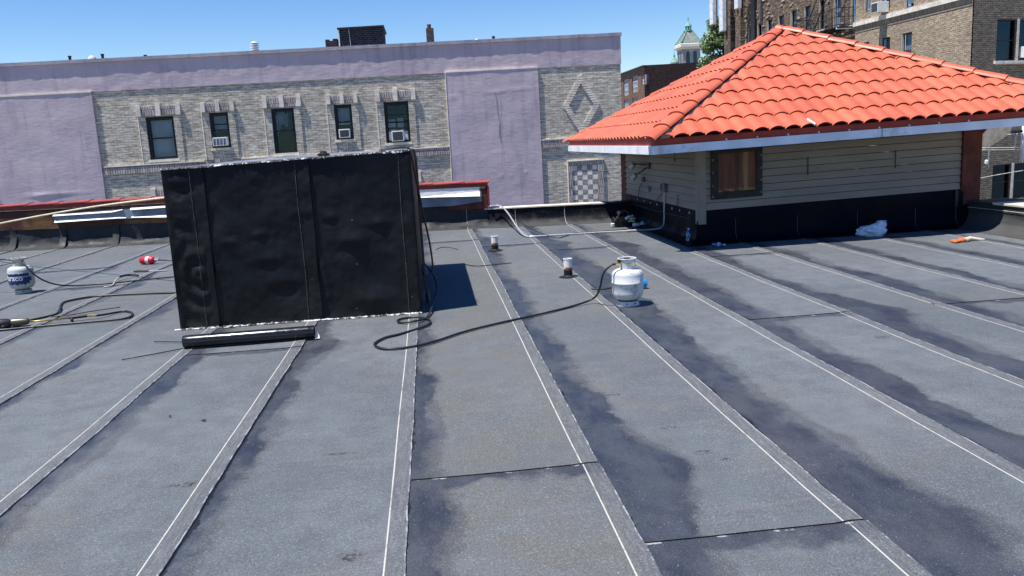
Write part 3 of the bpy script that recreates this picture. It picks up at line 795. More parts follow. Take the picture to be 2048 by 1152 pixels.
# ------------------------------------------------------------------ hoses and torches
def line_obj(name, P, r, mat, label, cat, n=8, sp=8, group=None):
    P = spline(P, sp) if sp else P
    o = MB().tube(P, r, n).build(name, mat, smooth=True, loc=P[0]); return tag(o, label, cat, group)
Z = .018
h1 = [(1.678,7.525,.414),(1.63,7.52,.405),(1.56,7.53,.33),(1.53,7.60,.17),(1.50,7.75,.06),(1.31,7.68,Z),(.93,7.39,Z),(.53,7.14,Z),(.21,6.90,Z),(-.05,6.62,Z),(-.25,6.49,Z),(-.45,6.50,Z),(-.54,6.68,Z),(-.47,6.88,Z),(-.34,6.99,Z),(-.15,7.20,Z),(-.08,7.38,Z),(-.12,7.56,Z),(-.25,7.66,Z),(-.37,7.60,Z),(-.36,7.46,Z),(-.22,7.42,Z+.012),(-.11,7.62,Z),(-.05,8.02,.06),(.0,8.3,.16),(-.02,8.5,.26),(-.08,8.7,.33),(-.12,8.5,.40),(-.13,8.3,.34),(-.09,8.25,.30),(-.03,8.35,.36),(-.04,8.3,.62),(-.09,8.1,1.0),(-.14,7.98,1.4),(-.17,7.95,1.57),(-.22,7.98,1.588),(-.35,8.2,1.585),(-.5,9.0,1.57)]
line_obj('gas_hose', h1, .0098, m_hose, 'black gas hose looping over the roof from the near white cylinder up onto the box', 'hose', 10)
for dx, dy in ((.012, .10), (.02, .22)):
    line_obj('cable', [(-.25,8.05+dy,1.585),(-.17,7.98+dy,1.575),(-.135+dx,7.96+dy,1.50),(-.13+dx,7.97+dy,1.0),(-.128+dx,8.0+dy,.5),(-.12+dx,8.05+dy,.1),(-.10+dx,8.2+dy,.03),(-.11+dx,8.8+dy,.025)], .006, m_hose,
             'thin black cable down the right side of the tar covered box, ' + ('nearer corner' if dx < .015 else 'farther back'), 'cable', 6)
h2 = [(-5.20,10.98,.42),(-5.14,10.93,.34),(-5.02,10.93,.20),(-4.9,11.05,.09),(-4.74,11.2,.03),(-4.5,11.28,Z),(-4.25,11.31,Z),(-3.53,11.52,Z),(-2.9,11.6,Z)]
line_obj('gas_hose', h2, .010, m_hose, 'black gas hose from the lettered cylinder to behind the box', 'hose', 8)
line_obj('gas_hose', [(-5.32,11.0,.43),(-5.42,11.0,.45),(-5.55,11.05,.44),(-5.8,11.2,.36),(-6.1,11.5,.12),(-6.6,11.9,Z),(-7.6,12.1,Z)], .009, m_hose, 'short black hose leaving the left edge from the lettered cylinder', 'hose', 8)
line_obj('gas_hose', [(-4.33,8.52,Z+.02),(-4.24,8.9,Z),(-4.10,9.16,Z),(-4.13,9.36,Z+.02),(-4.28,9.74,Z),(-4.33,9.98,Z),(-4.2,10.18,Z),(-4.0,10.25,Z),(-3.5,10.2,Z),(-3.11,10.12,Z),(-2.6,10.05,Z)], .0115, m_hose, 'black hose bending sharply beside the torch and running behind the box', 'hose', 8)
line_obj('wire', [(-4.11,9.03,.02),(-3.9,9.05,.02),(-3.75,9.18,.02),(-3.48,9.33,.02)], .005, m_black, 'thin black wire lying on the roof behind the torch', 'wire', 5)
t = empty('roofing_torch', (-3.9, 8.7, 0), 'long roofing torch with brass lance and dark burner, lying at the left edge', 'torch')
mb = MB(); mb.lathe([(.028,0),(.036,.02),(.040,.10),(.040,.15),(.034,.15),(.034,.10),(.022,.03),(0,.03)], (-4.14,8.66,.055), 20, axis=(-1,-.05,-.02)); mb.build('burner', plain('olive_metal', (.10,.10,.07), .4, .5, .4, .3, 10), t, smooth=True, auto=40)
mb = MB(); mb.lathe([(.02,0),(.045,.03),(.06,.10),(.05,.11),(.02,.03)], (-4.29,8.645,.055), 20, axis=(-1,-.1,-.12)); mb.build('bell', m_dark, t, smooth=True, auto=40)
mb = MB(); mb.tube([(-4.15,8.665,.05),(-4.05,8.68,.045),(-3.75,8.76,.04)], .0085, 8); mb.build('lance', m_brass, t, smooth=True)
mb = MB(); mb.tube([(-3.78,8.755,.04),(-3.62,8.79,.045)], .016, 10); mb.tube([(-3.76,8.76,.04),(-3.745,8.72,.018)], .014, 8); mb.build('handle', m_black, t, smooth=True, auto=40)
mb = MB(); mb.tube([(-3.62,8.79,.045),(-3.53,8.80,.04)], .012, 8); mb.build('swivel', m_brass, t, smooth=True, auto=40)
line_obj('gas_hose', [(-3.53,8.80,.038),(-3.47,8.88,.03),(-3.42,9.02,Z),(-3.33,9.06,Z),(-3.22,8.93,Z),(-3.17,8.76,Z),(-3.18,8.64,Z),(-3.30,8.60,Z),(-3.60,8.57,Z),(-4.02,8.52,Z),(-4.3,8.47,Z),(-4.6,8.45,Z)], .011, m_hose, 'black hose doubling back in a loop from the torch handle', 'hose', 8)
MB().tube([(-4.4,8.42,.012),(-4.7,8.3,.012)], .03, 6).build('torch_shadow_stub', m_dark, loc=(-4.4,8.42,0))  # dark stub added in place of a shadow on the roof
o = bpy.data.objects['torch_shadow_stub']; tag(o, 'dark stub standing in for a shadow at the left edge below the torch', 'cap')
# trowel
t = empty('trowel', (-4.15, 12.28, 0), 'small margin trowel lying on the roof below the red canister', 'trowel')
mb = MB(); mb.tube([(-4.33,12.30,.03),(-4.24,12.28,.032),(-4.12,12.27,.028)], .017, 10); mb.build('handle', plain('worn_handle', (.10,.10,.08), .6, .3), t, smooth=True, auto=40)
mb = MB(); mb.tube([(-4.12,12.27,.028),(-4.06,12.27,.02)], .006, 6); mb.box(-4.06,-3.86,12.24,12.30,.014,.018); mb.build('blade', m_cond, t)
# hook knife
t = empty('hook_knife', (-4.22, 11.5, 0), 'bent roofing knife with black grip lying across the hose', 'knife')
mb = MB(); mb.tube(spline([(-4.29,11.60,.05),(-4.24,11.72,.055),(-4.16,11.76,.05),(-4.08,11.72,.04)], 4), .014, 8); mb.build('grip', m_black, t, smooth=True)
mb = MB(); mb.tube(spline([(-4.29,11.60,.045),(-4.27,11.40,.03),(-4.22,11.2,.02),(-4.20,11.03,.015),(-4.27,10.99,.015)], 4), .010, 6); mb.build('blade', plain('taped_steel', (.42,.42,.38), .5, .4), t, smooth=True)
# red canister
t = empty('fire_extinguisher', (-4.35, 13.2, 0), 'red canister with a white band lying on its side left of the box', 'canister')
ax = Vector((1, -.32, 0)).normalized(); p0 = Vector((-4.55, 13.27, .068)); m_red = plain('red_enamel', (.62,.012,.03), .35, .5, 0, .1, 6)
mb = MB(); mb.lathe([(0,0),(.04,.002),(.056,.012),(.058,.03),(.058,.11)], p0, 28, axis=ax); mb.lathe([(.058,.165),(.058,.20),(.052,.225),(.035,.245),(.02,.25),(0,.25)], p0, 28, axis=ax); mb.build('shell', m_red, t, smooth=True, auto=40)
mb = MB(); mb.lathe([(.0585,.11),(.0588,.113),(.0588,.162),(.0585,.165)], p0, 28, axis=ax); mb.build('band', plain('cream_band', (.75,.72,.66), .5, .3), t, smooth=True)
mb = MB(); mb.lathe([(.018,.245),(.02,.25),(.02,.275),(.012,.28),(.012,.31),(0,.31)], p0, 14, axis=ax); mb.tube([p0+ax*.24+Vector((0,0,.02)), p0+ax*.33+Vector((0,0,.03))], .009, 6); mb.build('nozzle', m_cond, t, smooth=True, auto=40)
mb = MB(); mb.tube([p0+ax*.31, p0+ax*.55+Vector((0,.1,-.03)), p0+ax*.9+Vector((0,.25,-.035))], .009, 8); mb.build('tube', m_hose, t, smooth=True)

# glossy black pipe and rods
t = empty('black_pipe', (-1.6, 7.07, 0), 'glossy black plastic pipe lying on the roof in front of the box', 'pipe')
pa, pb = Vector((-2.165, 7.075, .068)), Vector((-1.075, 7.11, .068)); ax = (pb-pa).normalized(); Lp = (pb-pa).length
MB().lathe([(.044,0),(.050,.0),(.0535,.012),(.0535,Lp-.004),(.050,Lp),(.044,Lp),(.044,0)], pa, 36, axis=ax).build('barrel', m_glossblack, t, smooth=True, auto=40)
o = MB(); o.poly([(-1.07,7.06,.016),(-1.03,7.07,.014),(-1.04,7.11,.04),(-1.06,7.11,.07)]); o.poly([(-1.07,7.06,.012),(-1.06,7.11,.066),(-1.04,7.11,.036),(-1.03,7.07,.010)])
tag(o.build('flashing_scrap', m_ftrim, loc=(-1.03,7.08,0)), 'small bent metal scrap at the right end of the black pipe', 'scrap')
line_obj('rod', [(-2.58,6.80,.016),(-2.35,6.93,.016),(-2.14,7.05,.02)], .0045, m_black, 'thin dark rod slanting out from under the left end of the black pipe', 'rod', 6, 2)
line_obj('rod', [(-2.52,7.41,.016),(-2.2,7.30,.016),(-2.0,7.24,.02)], .004, m_black, 'thin dark rod lying level, behind the left end of the black pipe', 'rod', 6, 2)
line_obj('rod', [(.39,10.86,.02),(.5,10.70,.018),(.62,10.66,.016),(1.0,10.75,.016)], .006, m_black, 'short dark rod at the tip of the shadow of the box', 'rod', 6, 3)
line_obj('wire', [(.02,12.55,.03),(.12,12.62,.05),(.25,12.6,.04),(.36,12.5,.018)], .006, m_black, 'short curled wire on the roof between the box and the far vent pipe', 'wire', 5, 4)

# blue can behind cylinder
t = empty('blue_can', (2.1, 8.3, 0), 'small bright blue can lying on its side behind the near gas cylinder', 'can')
p0 = Vector((1.98, 8.36, .056)); ax = Vector((1,.04,0))
MB().lathe([(.0,0),(.038,0),(.042,.006),(.042,.20),(.038,.205),(.036,.2),(0,.2)], p0, 24, axis=ax).build('shell', plain('blue_paint', (.01,.28,.62), .35, .5, 0, .1), t, smooth=True, auto=40)
MB().lathe([(.037,.2),(.037,.207),(0,.207)], p0, 24, axis=ax).build('lid', m_dark, t, smooth=True, auto=40)
MB().tube([p0+Vector((-.38,0,-.02)), p0+Vector((-.25,0,-.03)), p0], .008, 6).build('wand', m_black, t, smooth=True)

# conduit over the roof
t = empty('conduit', (2, 13.5, 0), 'thin galvanised conduit crossing the roof to the booth wall', 'conduit')
P = spline([(1.1,15.65,.40),(1.27,15.65,.405),(1.34,15.45,.37),(1.40,14.9,.27),(1.45,14.2,.13),(1.52,13.66,.03),(1.64,13.52,.025),(2.0,13.50,.025),(2.7,13.50,.025),(3.3,13.42,.028)], 6)
MB().tube(P, .0135, 10).build('tubing', m_cond, t, smooth=True)
P = spline([(3.3,13.42,.028),(3.6,13.38,.03),(3.74,13.28,.06),(3.77,13.2,.15),(3.77,13.17,.4),(3.775,13.16,.68)], 6)
MB().tube(P, .0135, 10).build('tubing', m_cond, t, smooth=True)
MB().tube([(3.2,13.425,.028),(3.36,13.415,.028)], .02, 10).build('coupling', m_cond, t, smooth=True, auto=40)
line_obj('cable', [(1.36,15.5,.36),(1.65,14.4,.1),(1.95,13.25,.02),(2.15,13.35,.016),(2.35,13.7,.016),(2.71,13.7,.016),(3.2,13.75,.016),(3.5,13.9,.016)], .007, m_black, 'thin black cable curling over the roof beside the conduit', 'cable', 6)
# rope
t = line_obj('rope', [(-7.9,15.2,.56),(-6.89,14.0,.72),(-4.79,12.0,.985),(-3.22,10.5,1.135),(-2.5,9.9,1.17)], .013, plain('rope_fibre', (.62,.56,.40), .9, .1, 0, .25, 30, bump=.004, bscale=90), 'pale rope pulled taut from the left edge to the tar covered box', 'rope', 8, 8)

# ------------------------------------------------------------------ booth
SH = .022
def bs(x, y, z): return (x, y, z + (SH*(x-3.82) if z > .3 else 0))
WX0, WX1, WY0, WY1 = 3.82, 7.80, 11.52, 16.3
t = booth = empty('roof_booth', (5.8, 13.9, 0), 'grey sided rooftop booth under a red tiled hip roof', 'booth')
# siding with real overlapping boards
def siding(mb, p0, p1, z0, z1, nrm, expo=.105):
    p0 = Vector(p0); p1 = Vector(p1); nrm = Vector(nrm); z = z0
    while z < z1-.001:
        zt = min(z+expo, z1)
        zs_ = zt - (.009 if zt < z1-.001 else 0)
        k = mb.pts([bs(*(p+nrm*q).xy, zz) for q, zz in ((.030,z),(.010,zs_),(-.03,zs_),(-.03,z)) for p in (p0, p1)])
        mb.face(k, k+1, k+3, k+2); mb.face(k+2, k+3, k+5, k+4); mb.face(k+6, k+7, k+1, k)
        z = zt
mb = MB(); siding(mb, (WX0,WY0,0), (WX1,WY0,0), .475, 1.60, (0,-1,0)); mb.build('front_siding', m_siding, t)
mb = MB(); siding(mb, (WX0,WY1,0), (WX0,WY0,0), .475, 1.60, (-1,0,0)); mb.build('side_siding', m_siding, t)
mb = MB(); siding(mb, (WX1,WY0,0), (WX1,WY1,0), .475, 1.60, (1,0,0)); siding(mb, (WX1,WY1,0), (WX0,WY1,0), .475, 1.6, (0,1,0)); mb.build('rear_siding', m_siding, t)
mb = MB(); mb.box(WX0-.028, WX0+.075, WY0-.045, WY0-.024, .28, 1.5, bs); mb.box(WX0-.045, WX0-.024, WY0-.04, WY0+.07, .28, 1.5, bs)
mb.build('corner_trim', plain('corner_grey', (.24,.215,.18), .6, .3, 0, .08), t)
mb = MB(); mb.box(WX0-.03, WX0-.005, WY1-.9+.5, WY1-.05, .30, 1.5, bs); mb.build('rear_corner_trim', m_brown, t)
# membrane skirt
mb = MB()
sk = [(.26,.008),(.17,.02),(.09,.055),(.045,.12),(.035,.2),(.034,.33)]
def skirt(mb, horizontal):
    n = 60
    for sa, sb in zip(sk, sk[1:]):
        pass
SKP = []
for (o1,z1),(o2,z2) in zip(sk, sk[1:]): SKP += [(o1+(o2-o1)*i/3, z1+(z2-z1)*i/3) for i in range(3)]
SKP.append(sk[-1]); nv = len(SKP)-1
mb.grid(lambda u, v: (WX0-.03+(WX1+.2-WX0+.03)*u - SKP[round(v*nv)][0]*(1-u if False else (1 if u == 0 else 0)), WY0-SKP[round(v*nv)][0]-.004*fbm(u*20, v*3), SKP[round(v*nv)][1]), 80, nv)
mb.grid(lambda u, v: (WX0-SKP[round(v*nv)][0]-.004*fbm(u*20, v*3, 4.), WY1-(WY1-WY0+(SKP[round(v*nv)][0] if u == 1 else 0))*u, SKP[round(v*nv)][1]), 80, nv)
mb.build('membrane_skirt', m_boothmem, t, smooth=True, auto=45)
mb = MB(); mb.box(WX0-.024, WX1, WY0-.016, WY0+.1, .30, .474, bs); mb.box(WX0-.026, WX0+.1, WY0-.014, WY1, .30, .474, bs); mb.box(WX1-.1, WX1+.01, WY0, WY1, .0, .474, bs); mb.box(WX0, WX1, WY1-.1, WY1+.01, 0, .474, bs)
mb.build('upper_skirt', m_boothmem, t)
for x in (4.33, 5.25, 6.16, 7.05, 7.68):
    MB().tube(spline([(x, WY0-o_-.005, z) for o_, z in sk]+[], 3), .0035, 4).build('skirt_seam', plain('faint_line', (.10,.10,.10), .8) if x == 4.33 else bpy.data.materials['faint_line'], t)
MB().tube([(WX0-.040, WY1-.1-.24*i, .325-.02*math.sin(i*.2)) for i in range(19)], .004, 4).build('skirt_seam', bpy.data.materials['faint_line'], t)
for i in range(8):
    y = 11.95+.43*i+random.uniform(-.05,.05)
    MB().lathe([(.016,0),(.018,.004),(.010,.008),(0,.009)], (WX0-.027, y, .415), 10, axis=(-1,0,0)).build('washer', m_seamwhite, t)
# rusty hatch in black frame
mb = MB()
hx0, hx1, hz0, hz1 = 3.97, 4.72, .62, 1.36
for a in ((hx0,hx1,hz0,hz0+.10),(hx0,hx1,hz1-.10,hz1),(hx0,hx0+.105,hz0+.1,hz1-.1),(hx1-.09,hx1,hz0+.1,hz1-.1)): mb.box(a[0],a[1],WY0-.065,WY0-.033,a[2],a[3],bs)
fr = mb.build('hatch_frame', plain('tarred_board', (.016,.012,.013), .6, .35, 0, .4, 8, dirt=(.05,.03,.02)), t, bevel=.004)
def rust_mat():
    b = NB('rusted_sheet', .5, .4); P = b.co(scale=(6,1,.5)); n = b.noise(P, 2.2, 6, .65)
    c = b.mix(b.step(n, .35, .6), (.040,.011,.006), (.135,.036,.013))
    sx = b.math('ADD', b.sep(b.co())[0], b.math('MULTIPLY', b.math('SUBTRACT', n, .5), .10))
    c = b.mix(b.math('MULTIPLY', b.math('MULTIPLY', b.step(sx, -1.36, -1.33), b.step(sx, -1.26, -1.30)), b.step(n, .3, .6, .2, .8)), c, (.27,.17,.09))
    c = b.mix(b.math('MULTIPLY', b.step(b.sep(b.co())[2], .80, .69), b.step(b.noise(b.co(scale=(2,1,4)), 5., 5), .35, .6)), c, (.48,.30,.12))
    b.base(c); b.bump(n, .006, .5); return b.mat
mb = MB(); mb.grid(lambda u, v: bs(hx0+.10+(hx1-hx0-.185)*u, WY0-.043-.012*math.sin(u*PI*3)*.5, hz0+.10+(hz1-hz0-.2)*v), 20, 4); mb.build('hatch_panel', rust_mat(), t, smooth=True)
for x, z in ((hx0+.02,.66),(hx0+.02,.82),(hx0+.02,1.0),(hx0+.02,1.18),(hx1-.02,.68),(hx1-.02,.85),(hx1-.02,1.02),(hx1-.02,1.2),(hx0+.2,hz1-.02),(hx0+.38,hz1-.02),(hx0+.56,hz1-.02)):
    MB().lathe([(.017,0),(.017,.003),(.006,.006),(0,.006)], (*bs(x, WY0-.0655, z),), 10, axis=(0,-1,0)).build('washer', m_dark if x < 3 else plain('grey_washer', (.12,.12,.12), .6) if 'grey_washer' not in bpy.data.materials else bpy.data.materials['grey_washer'], fr)
for x in (5.40, 6.72): MB().box(x, x+.012, WY0-.034, WY0-.028, .86, 1.12, bs).build('siding_joint', m_dark, t)
MB().box(WX0-.03, WX0-.02, 12.62, 12.64, 1.15, 1.38, bs).build('siding_joint', m_dark, t)
# brown corner post to the right
mb = MB(); mb.box(7.80, 8.06, 11.50, 11.74, .18, 1.50, bs); mb.box(7.74,7.805,11.46,11.52,.44,1.5,bs); mb.build('brown_post', m_brown, t, bevel=.004)
mb = MB(); mb.poly([(8.06,11.55,1.56),(8.06,11.55,1.30),(8.28,11.55,1.54)]); mb.poly([(8.06,11.62,1.56),(8.28,11.62,1.54),(8.06,11.62,1.30)]); mb.poly([(8.06,11.55,1.30),(8.06,11.62,1.30),(8.28,11.62,1.54),(8.28,11.55,1.54)]); mb.build('bracket', m_brown, t)
MB().box(7.90, 8.12, 11.42, 11.495, 1.36, 1.46, bs).build('soffit_block', plain('beige_board', (.40,.36,.30), .8), t)
MB().box(7.66,7.71,WY0-.04,WY0-.02,.30,.47,bs).build('downpipe_stub', m_dark, t)

# hip roof --------------------------------------------------------------------
EX0, EX1, EY0, EY1 = 2.95, 9.15, 10.60, 17.20
APX, APY, APZ, EZ = 6.05, 13.90, 3.14, 1.545
ROOFP = []
def tiled_slope(A, B, apex, name, gapL, gapR, sym=True, cols_w=.214, rows_h=.415, lab=None):
    """A->B is the eave seen from outside, left to right"""
    A, B, apex = Vector(A), Vector(B), Vector(apex)
    ux = (B-A).normalized(); W = (B-A).length
    mid = (apex-A) - ux*(apex-A).dot(ux); L = mid.length; uy = mid.normalized(); un = ux.cross(uy).normalized()
    ax = (apex-A).dot(ux)
    mb = MB(); nr = int(L/rows_h)+2; ncol = int(W/cols_w)+2; seg = 10
    for j in range(nr):
        y0 = -.03 + j*rows_h; y1 = y0 + rows_h + .05
        if y0 > L: break
        xl = ax*(y0/L) - .5; xr = W-(W-ax)*(y0/L) + .5
        for i in range(-1, ncol):
            xc = i*cols_w; QL = [0,.08,.19,.31,.43,.55,.67,.79,.90,.985,1.]
            if xc + cols_w < xl or xc > xr: continue
            jx = random.uniform(-.002,.002); jz = random.uniform(-.0015,.0015)
            R = []
            for y, lift, sc in ((y0, .023+jz, 1.0), (y1, .0+jz, 1.)):
                P = []
                for s_ in range(seg+1):
                    q = QL[s_]; x = xc + cols_w*(q if sym else q*.965) + jx
                    h = (.050*(1-(2*q-1)**2)**.85 if (q < .5 or sym) else max(.024, .050*(1-(2*q-1)**2)**.85))*sc - (.008 if q == 0 else 0)
                    if q == 1.: h = -.008 if sym else -.012
                    P.append(A + ux*x + uy*y + un*(h+lift))
                R.append(mb.pts(P))
            lo = mb.pts([Vector(mb.v[R[0]+s_]) - un*.007 + uy*.002 for s_ in range(seg+1)])
            for s_ in range(seg):
                mb.face(R[0]+s_, R[0]+s_+1, R[1]+s_+1, R[1]+s_); mb.face(lo+s_, lo+s_+1, R[0]+s_+1, R[0]+s_)
    # clip along both hips
    bm = bmesh.new(); vs = [bm.verts.new(p) for p in mb.v]
    for f in mb.f: bm.faces.new([vs[i] for i in f])
    for P0, P1, inside, gap in ((A, apex, 1, gapL), (B, apex, -1, gapR)):
        d = (P1-P0).normalized(); n_ = un.cross(d).normalized()
        if n_.dot(ux)*inside < 0: n_ = -n_
        geom = bm.verts[:] + bm.edges[:] + bm.faces[:]
        bmesh.ops.bisect_plane(bm, geom=geom, plane_co=P0 + n_*gap, plane_no=-n_, clear_outer=True)
    bm.verts.ensure_lookup_table()
    m2 = MB(); bm.verts.index_update(); m2.v = [tuple(v_.co) for v_ in bm.verts]; m2.f = [tuple(v_.index for v_ in f.verts) for f in bm.faces]; m2.m = [0]*len(m2.f); bm.free()
    m2.v = [bs(*p) for p in m2.v]
    o = m2.build(name, m_tile, booth, smooth=True, auto=35); return o
c00, c10, c11, c01 = (EX0,EY0,EZ), (EX1,EY0,EZ), (EX1,EY1,EZ), (EX0,EY1,EZ); ap = (APX,APY,APZ)
tiled_slope(c00, c10, ap, 'front_tiles', .10, .07, False)
tiled_slope(c01, c00, ap, 'left_tiles', .02, .02)
tiled_slope(c10, c11, ap, 'right_tiles', .02, .02)
tiled_slope(c11, c01, ap, 'rear_tiles', .02, .02)
mb = MB()
for a, b_ in ((c00,c10),(c10,c11),(c11,c01),(c01,c00)): mb.poly([bs(*a), bs(*b_), bs(*ap)])
mb.build('underlay', m_dark, t)
def hip_caps(A, B, shift=0., lift=0.):
    A, B = Vector(A), Vector(B); d = (B-A).normalized(); L = (B-A).length
    side = d.cross(Vector((0,0,1))).normalized(); up = side.cross(d).normalized()
    if up.z < 0: up = -up
    s_ = -.10; n = 8; k = 0
    while s_ < L-.02:
        e = min(s_+.50, L+.08); mb = MB(); R = []
        for q, r, lf in ((s_, .125, .050+lift), (e, .115, .030+lift)):
            P = []
            for j in range(n+1):
                a = PI*j/n; P.append(bs(*(A + d*q + side*(r*math.cos(a)+shift) + up*(r*.52*math.sin(a)+lf-.03))))
            R.append(mb.pts(P))
        lo = mb.pts([Vector(mb.v[R[0]+j]) - up*.014 for j in range(n+1)])
        for j in range(n): mb.face(R[0]+j, R[0]+j+1, R[1]+j+1, R[1]+j); mb.face(lo+j, lo+j+1, R[0]+j+1, R[0]+j)
        mb.build('hip_tile', m_tile, booth, smooth=True, auto=40)
        s_ += .45; k += 1
apv = (APX, APY, APZ)
hip_caps((EX0-.02, EY0+.03, EZ+.0), apv, -.065); hip_caps(c10, apv, 0., .02); hip_caps(c01, apv); hip_caps(c11, apv)
mb = MB(); mb.lathe([(.0,.085),(.05,.08),(.11,.03),(.13,-.03)], bs(APX, APY, APZ), 12); mb.build('apex_cap', m_tile, t, smooth=True)
# fascia
mb = MB(); th = .025
def ring(mb, z0, z1, inset, th):
    a0, a1, b0, b1 = EX0+inset, EX1-inset, EY0+inset, EY1-inset
    mb.box(a0, a1, b0, b0+th, z0, z1, bs); mb.box(a0, a1, b1-th, b1, z0, z1, bs); mb.box(a0, a0+th, b0+th, b1-th, z0, z1, bs); mb.box(a1-th, a1, b0+th, b1-th, z0, z1, bs)
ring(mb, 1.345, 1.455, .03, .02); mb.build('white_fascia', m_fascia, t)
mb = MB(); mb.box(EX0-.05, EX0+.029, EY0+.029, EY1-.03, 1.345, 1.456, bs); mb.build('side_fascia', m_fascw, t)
mb = MB(); mb.box(EX0-.012, EX0+.059, EY0+.061, EY1-.06, 1.4565, 1.585, bs); ring(mb, 1.4555, 1.59, .06, .02); mb.build('red_fascia', m_fred, t)
mb = MB(); mb.box(EX0+.052, EX1-.052, EY0+.052, EY1-.052, 1.365, 1.375, bs); mb.build('soffit', plain('soffit_grey', (.13,.11,.10), .8), t)
MB().box(6.02, 6.025, EY0+.024, EY0+.03, 1.345, 1.455, bs).build('fascia_joint', m_dark, t)
for i in range(9):
    x = 3.9+.42*i; MB().lathe([(.014,0),(.014,.004),(0,.005)], bs(x, EY0+.0595, 1.47), 8, axis=(0,-1,.3)).build('nail_head', m_ftrim, t)
MB().tube([bs(5.06, EY0-.05, 1.575), bs(5.0, EY0+.06, 1.65)], .017, 8).build('patch_tab', m_whitemetal, t)

# twin floodlight, wall boxes
t = empty('wall_floodlight', (3.80,14.2,1.0), 'twin headed floodlight on the shaded left wall of the booth', 'lamp')
MB().box(3.755,3.795,14.05,14.20,1.0,1.10).build('base', plain('bronze_metal', (.07,.06,.055), .5, .4), t, bevel=.005)
for p, q in (((3.76,14.2,1.07),(3.66,14.62,1.08)), ((3.76,14.15,1.02),(3.63,14.38,.90))):
    p, q = Vector(p), Vector(q); d = (q-p).normalized()
    ar = MB().tube([p, q], .014, 8).build('arm', m_dark, t, smooth=True)
    MB().lathe([(.02,0),(.045,.02),(.06,.10),(.055,.105),(.02,.03)], q, 16, axis=(-.5, .6, -.5)).build('lamp_head', m_cond, t, smooth=True, auto=40)
    MB().lathe([(.0,.07),(.035,.08),(.045,.10),(0,.115)], q, 16, axis=(-.5, .6, -.5)).build('bulb', m_acw, t, smooth=True)
t = MB().box(3.75,3.80,14.08,14.22,.61,.70); tag(t.build('outlet_box', plain('outlet_grey', (.18,.19,.2), .6), bevel=.005, loc=(3.8,14.15,.65)), 'small grey outlet box low on the left wall of the booth', 'electrical box')
t = empty('junction_box', (3.79,13.15,.7), 'pair of grey junction boxes above the conduit on the left wall of the booth', 'electrical box')
MB().box(3.745,3.795,13.20,13.30,.66,.78).build('box', m_dark, t, bevel=.005); MB().box(3.74,3.795,13.06,13.17,.66,.79).build('box', plain('box_grey', (.13,.13,.13), .6), t, bevel=.005)
MB().box(3.77,3.795,14.45,14.6,.76,.84).build('cable_box', m_dark, bevel=.004, loc=(3.79,14.5,.8)); tag(bpy.data.objects['cable_box'], 'little dark box just below the floodlight on the booth wall', 'electrical box')
for i, (P, lab) in enumerate((([(3.78,14.55,.78),(3.775,14.75,.65),(3.77,14.85,.50),(3.775,14.82,.44)], 'thin black wire hanging under the floodlight on the booth wall'), ([(3.77,13.2,.66),(3.765,13.5,.53),(3.765,13.72,.44)], 'thin black wire slanting left from the junction boxes'), ([(3.775,12.42,.66),(3.77,12.43,.55),(3.765,12.5,.44)], 'thin black wire near the front corner of the booth wall'))):
    line_obj('wire', P, .006, m_black, lab, 'wire', 5, 4)

# ------------------------------------------------------------------ clutter near the booth
t = empty('tool_bag', (3.36, 14.35, 0), 'open black tool bag stuffed with tools against the low parapet', 'tool bag')
mb = MB()
mb.grid(lambda u, v: (3.36+(.17+.03*math.sin(v*3))*math.cos(u*2*PI)*(1+.12*fbm(math.cos(u*6.28)*2, math.sin(u*6.28)*2, v*3)), 14.33+(.11+.02*v)*math.sin(u*2*PI)*(1+.1*fbm(math.cos(u*6.28)*3, math.sin(u*6.28), v*2)), .012+.17*v+.02*math.sin(u*19)*v), 40, 10)
mb.poly([(3.36+.16*math.cos(2*PI*i/16), 14.33+.1*math.sin(2*PI*i/16), .10) for i in range(16)])
mb.build('body', m_black, t, smooth=True)
mb = MB(); mb.tube(spline([(3.24,14.22,.13),(3.25,14.19,.24),(3.33,14.18,.30),(3.42,14.19,.25),(3.44,14.21,.14)], 5), .012, 6); mb.tube(spline([(3.22,14.24,.02),(3.18,14.22,.12),(3.24,14.22,.2)], 5), .014, 6); mb.build('strap', plain('webbing', (.05,.05,.055), .8), t, smooth=True)
mb = MB(); mb.lathe([(0,0),(.05,.01),(.06,.04),(.05,.08),(.02,.10),(0,.10)], (3.31,14.34,.20), 14, axis=(-.2,-.3,1)); mb.build('ball_cap_tool', m_dark, t, smooth=True)
m_glove = plain('glove_fabric', (.42,.48,.45), .8, .2, 0, .5, 22, dirt=(.05,.05,.05), dscale=20)
mb = MB()
for (a, b_, r) in (((3.42,14.2,.17),(3.50,14.16,.20),.022),((3.44,14.2,.14),(3.54,14.16,.15),.02),((3.41,14.19,.11),(3.52,14.14,.10),.02),((3.36,14.18,.15),(3.46,14.18,.19),.03)): mb.tube([a, (Vector(a)+Vector(b_))/2+Vector((0,0,.01)), b_], r, 8)
mb.build('rolled_rag', m_glove, t, smooth=True)
t = empty('work_glove', (3.58,14.22,0), 'pale work gloves lying at the right foot of the tool bag', 'glove')
mb = MB()
mb.tube([(3.48,14.16,.03),(3.56,14.14,.045),(3.61,14.15,.04)], .035, 8, r2=.03)
for i in range(4): mb.tube([(3.60,14.13+.02*i,.045),(3.67,14.13+.03*i,.05+.01*i),(3.71,14.14+.035*i,.04+.012*i)], .011, 6)
mb.build('palm', plain('glove_white', (.66,.68,.66), .8, .2, 0, .3, 20, dirt=(.04,.04,.04), dscale=18), t, smooth=True)
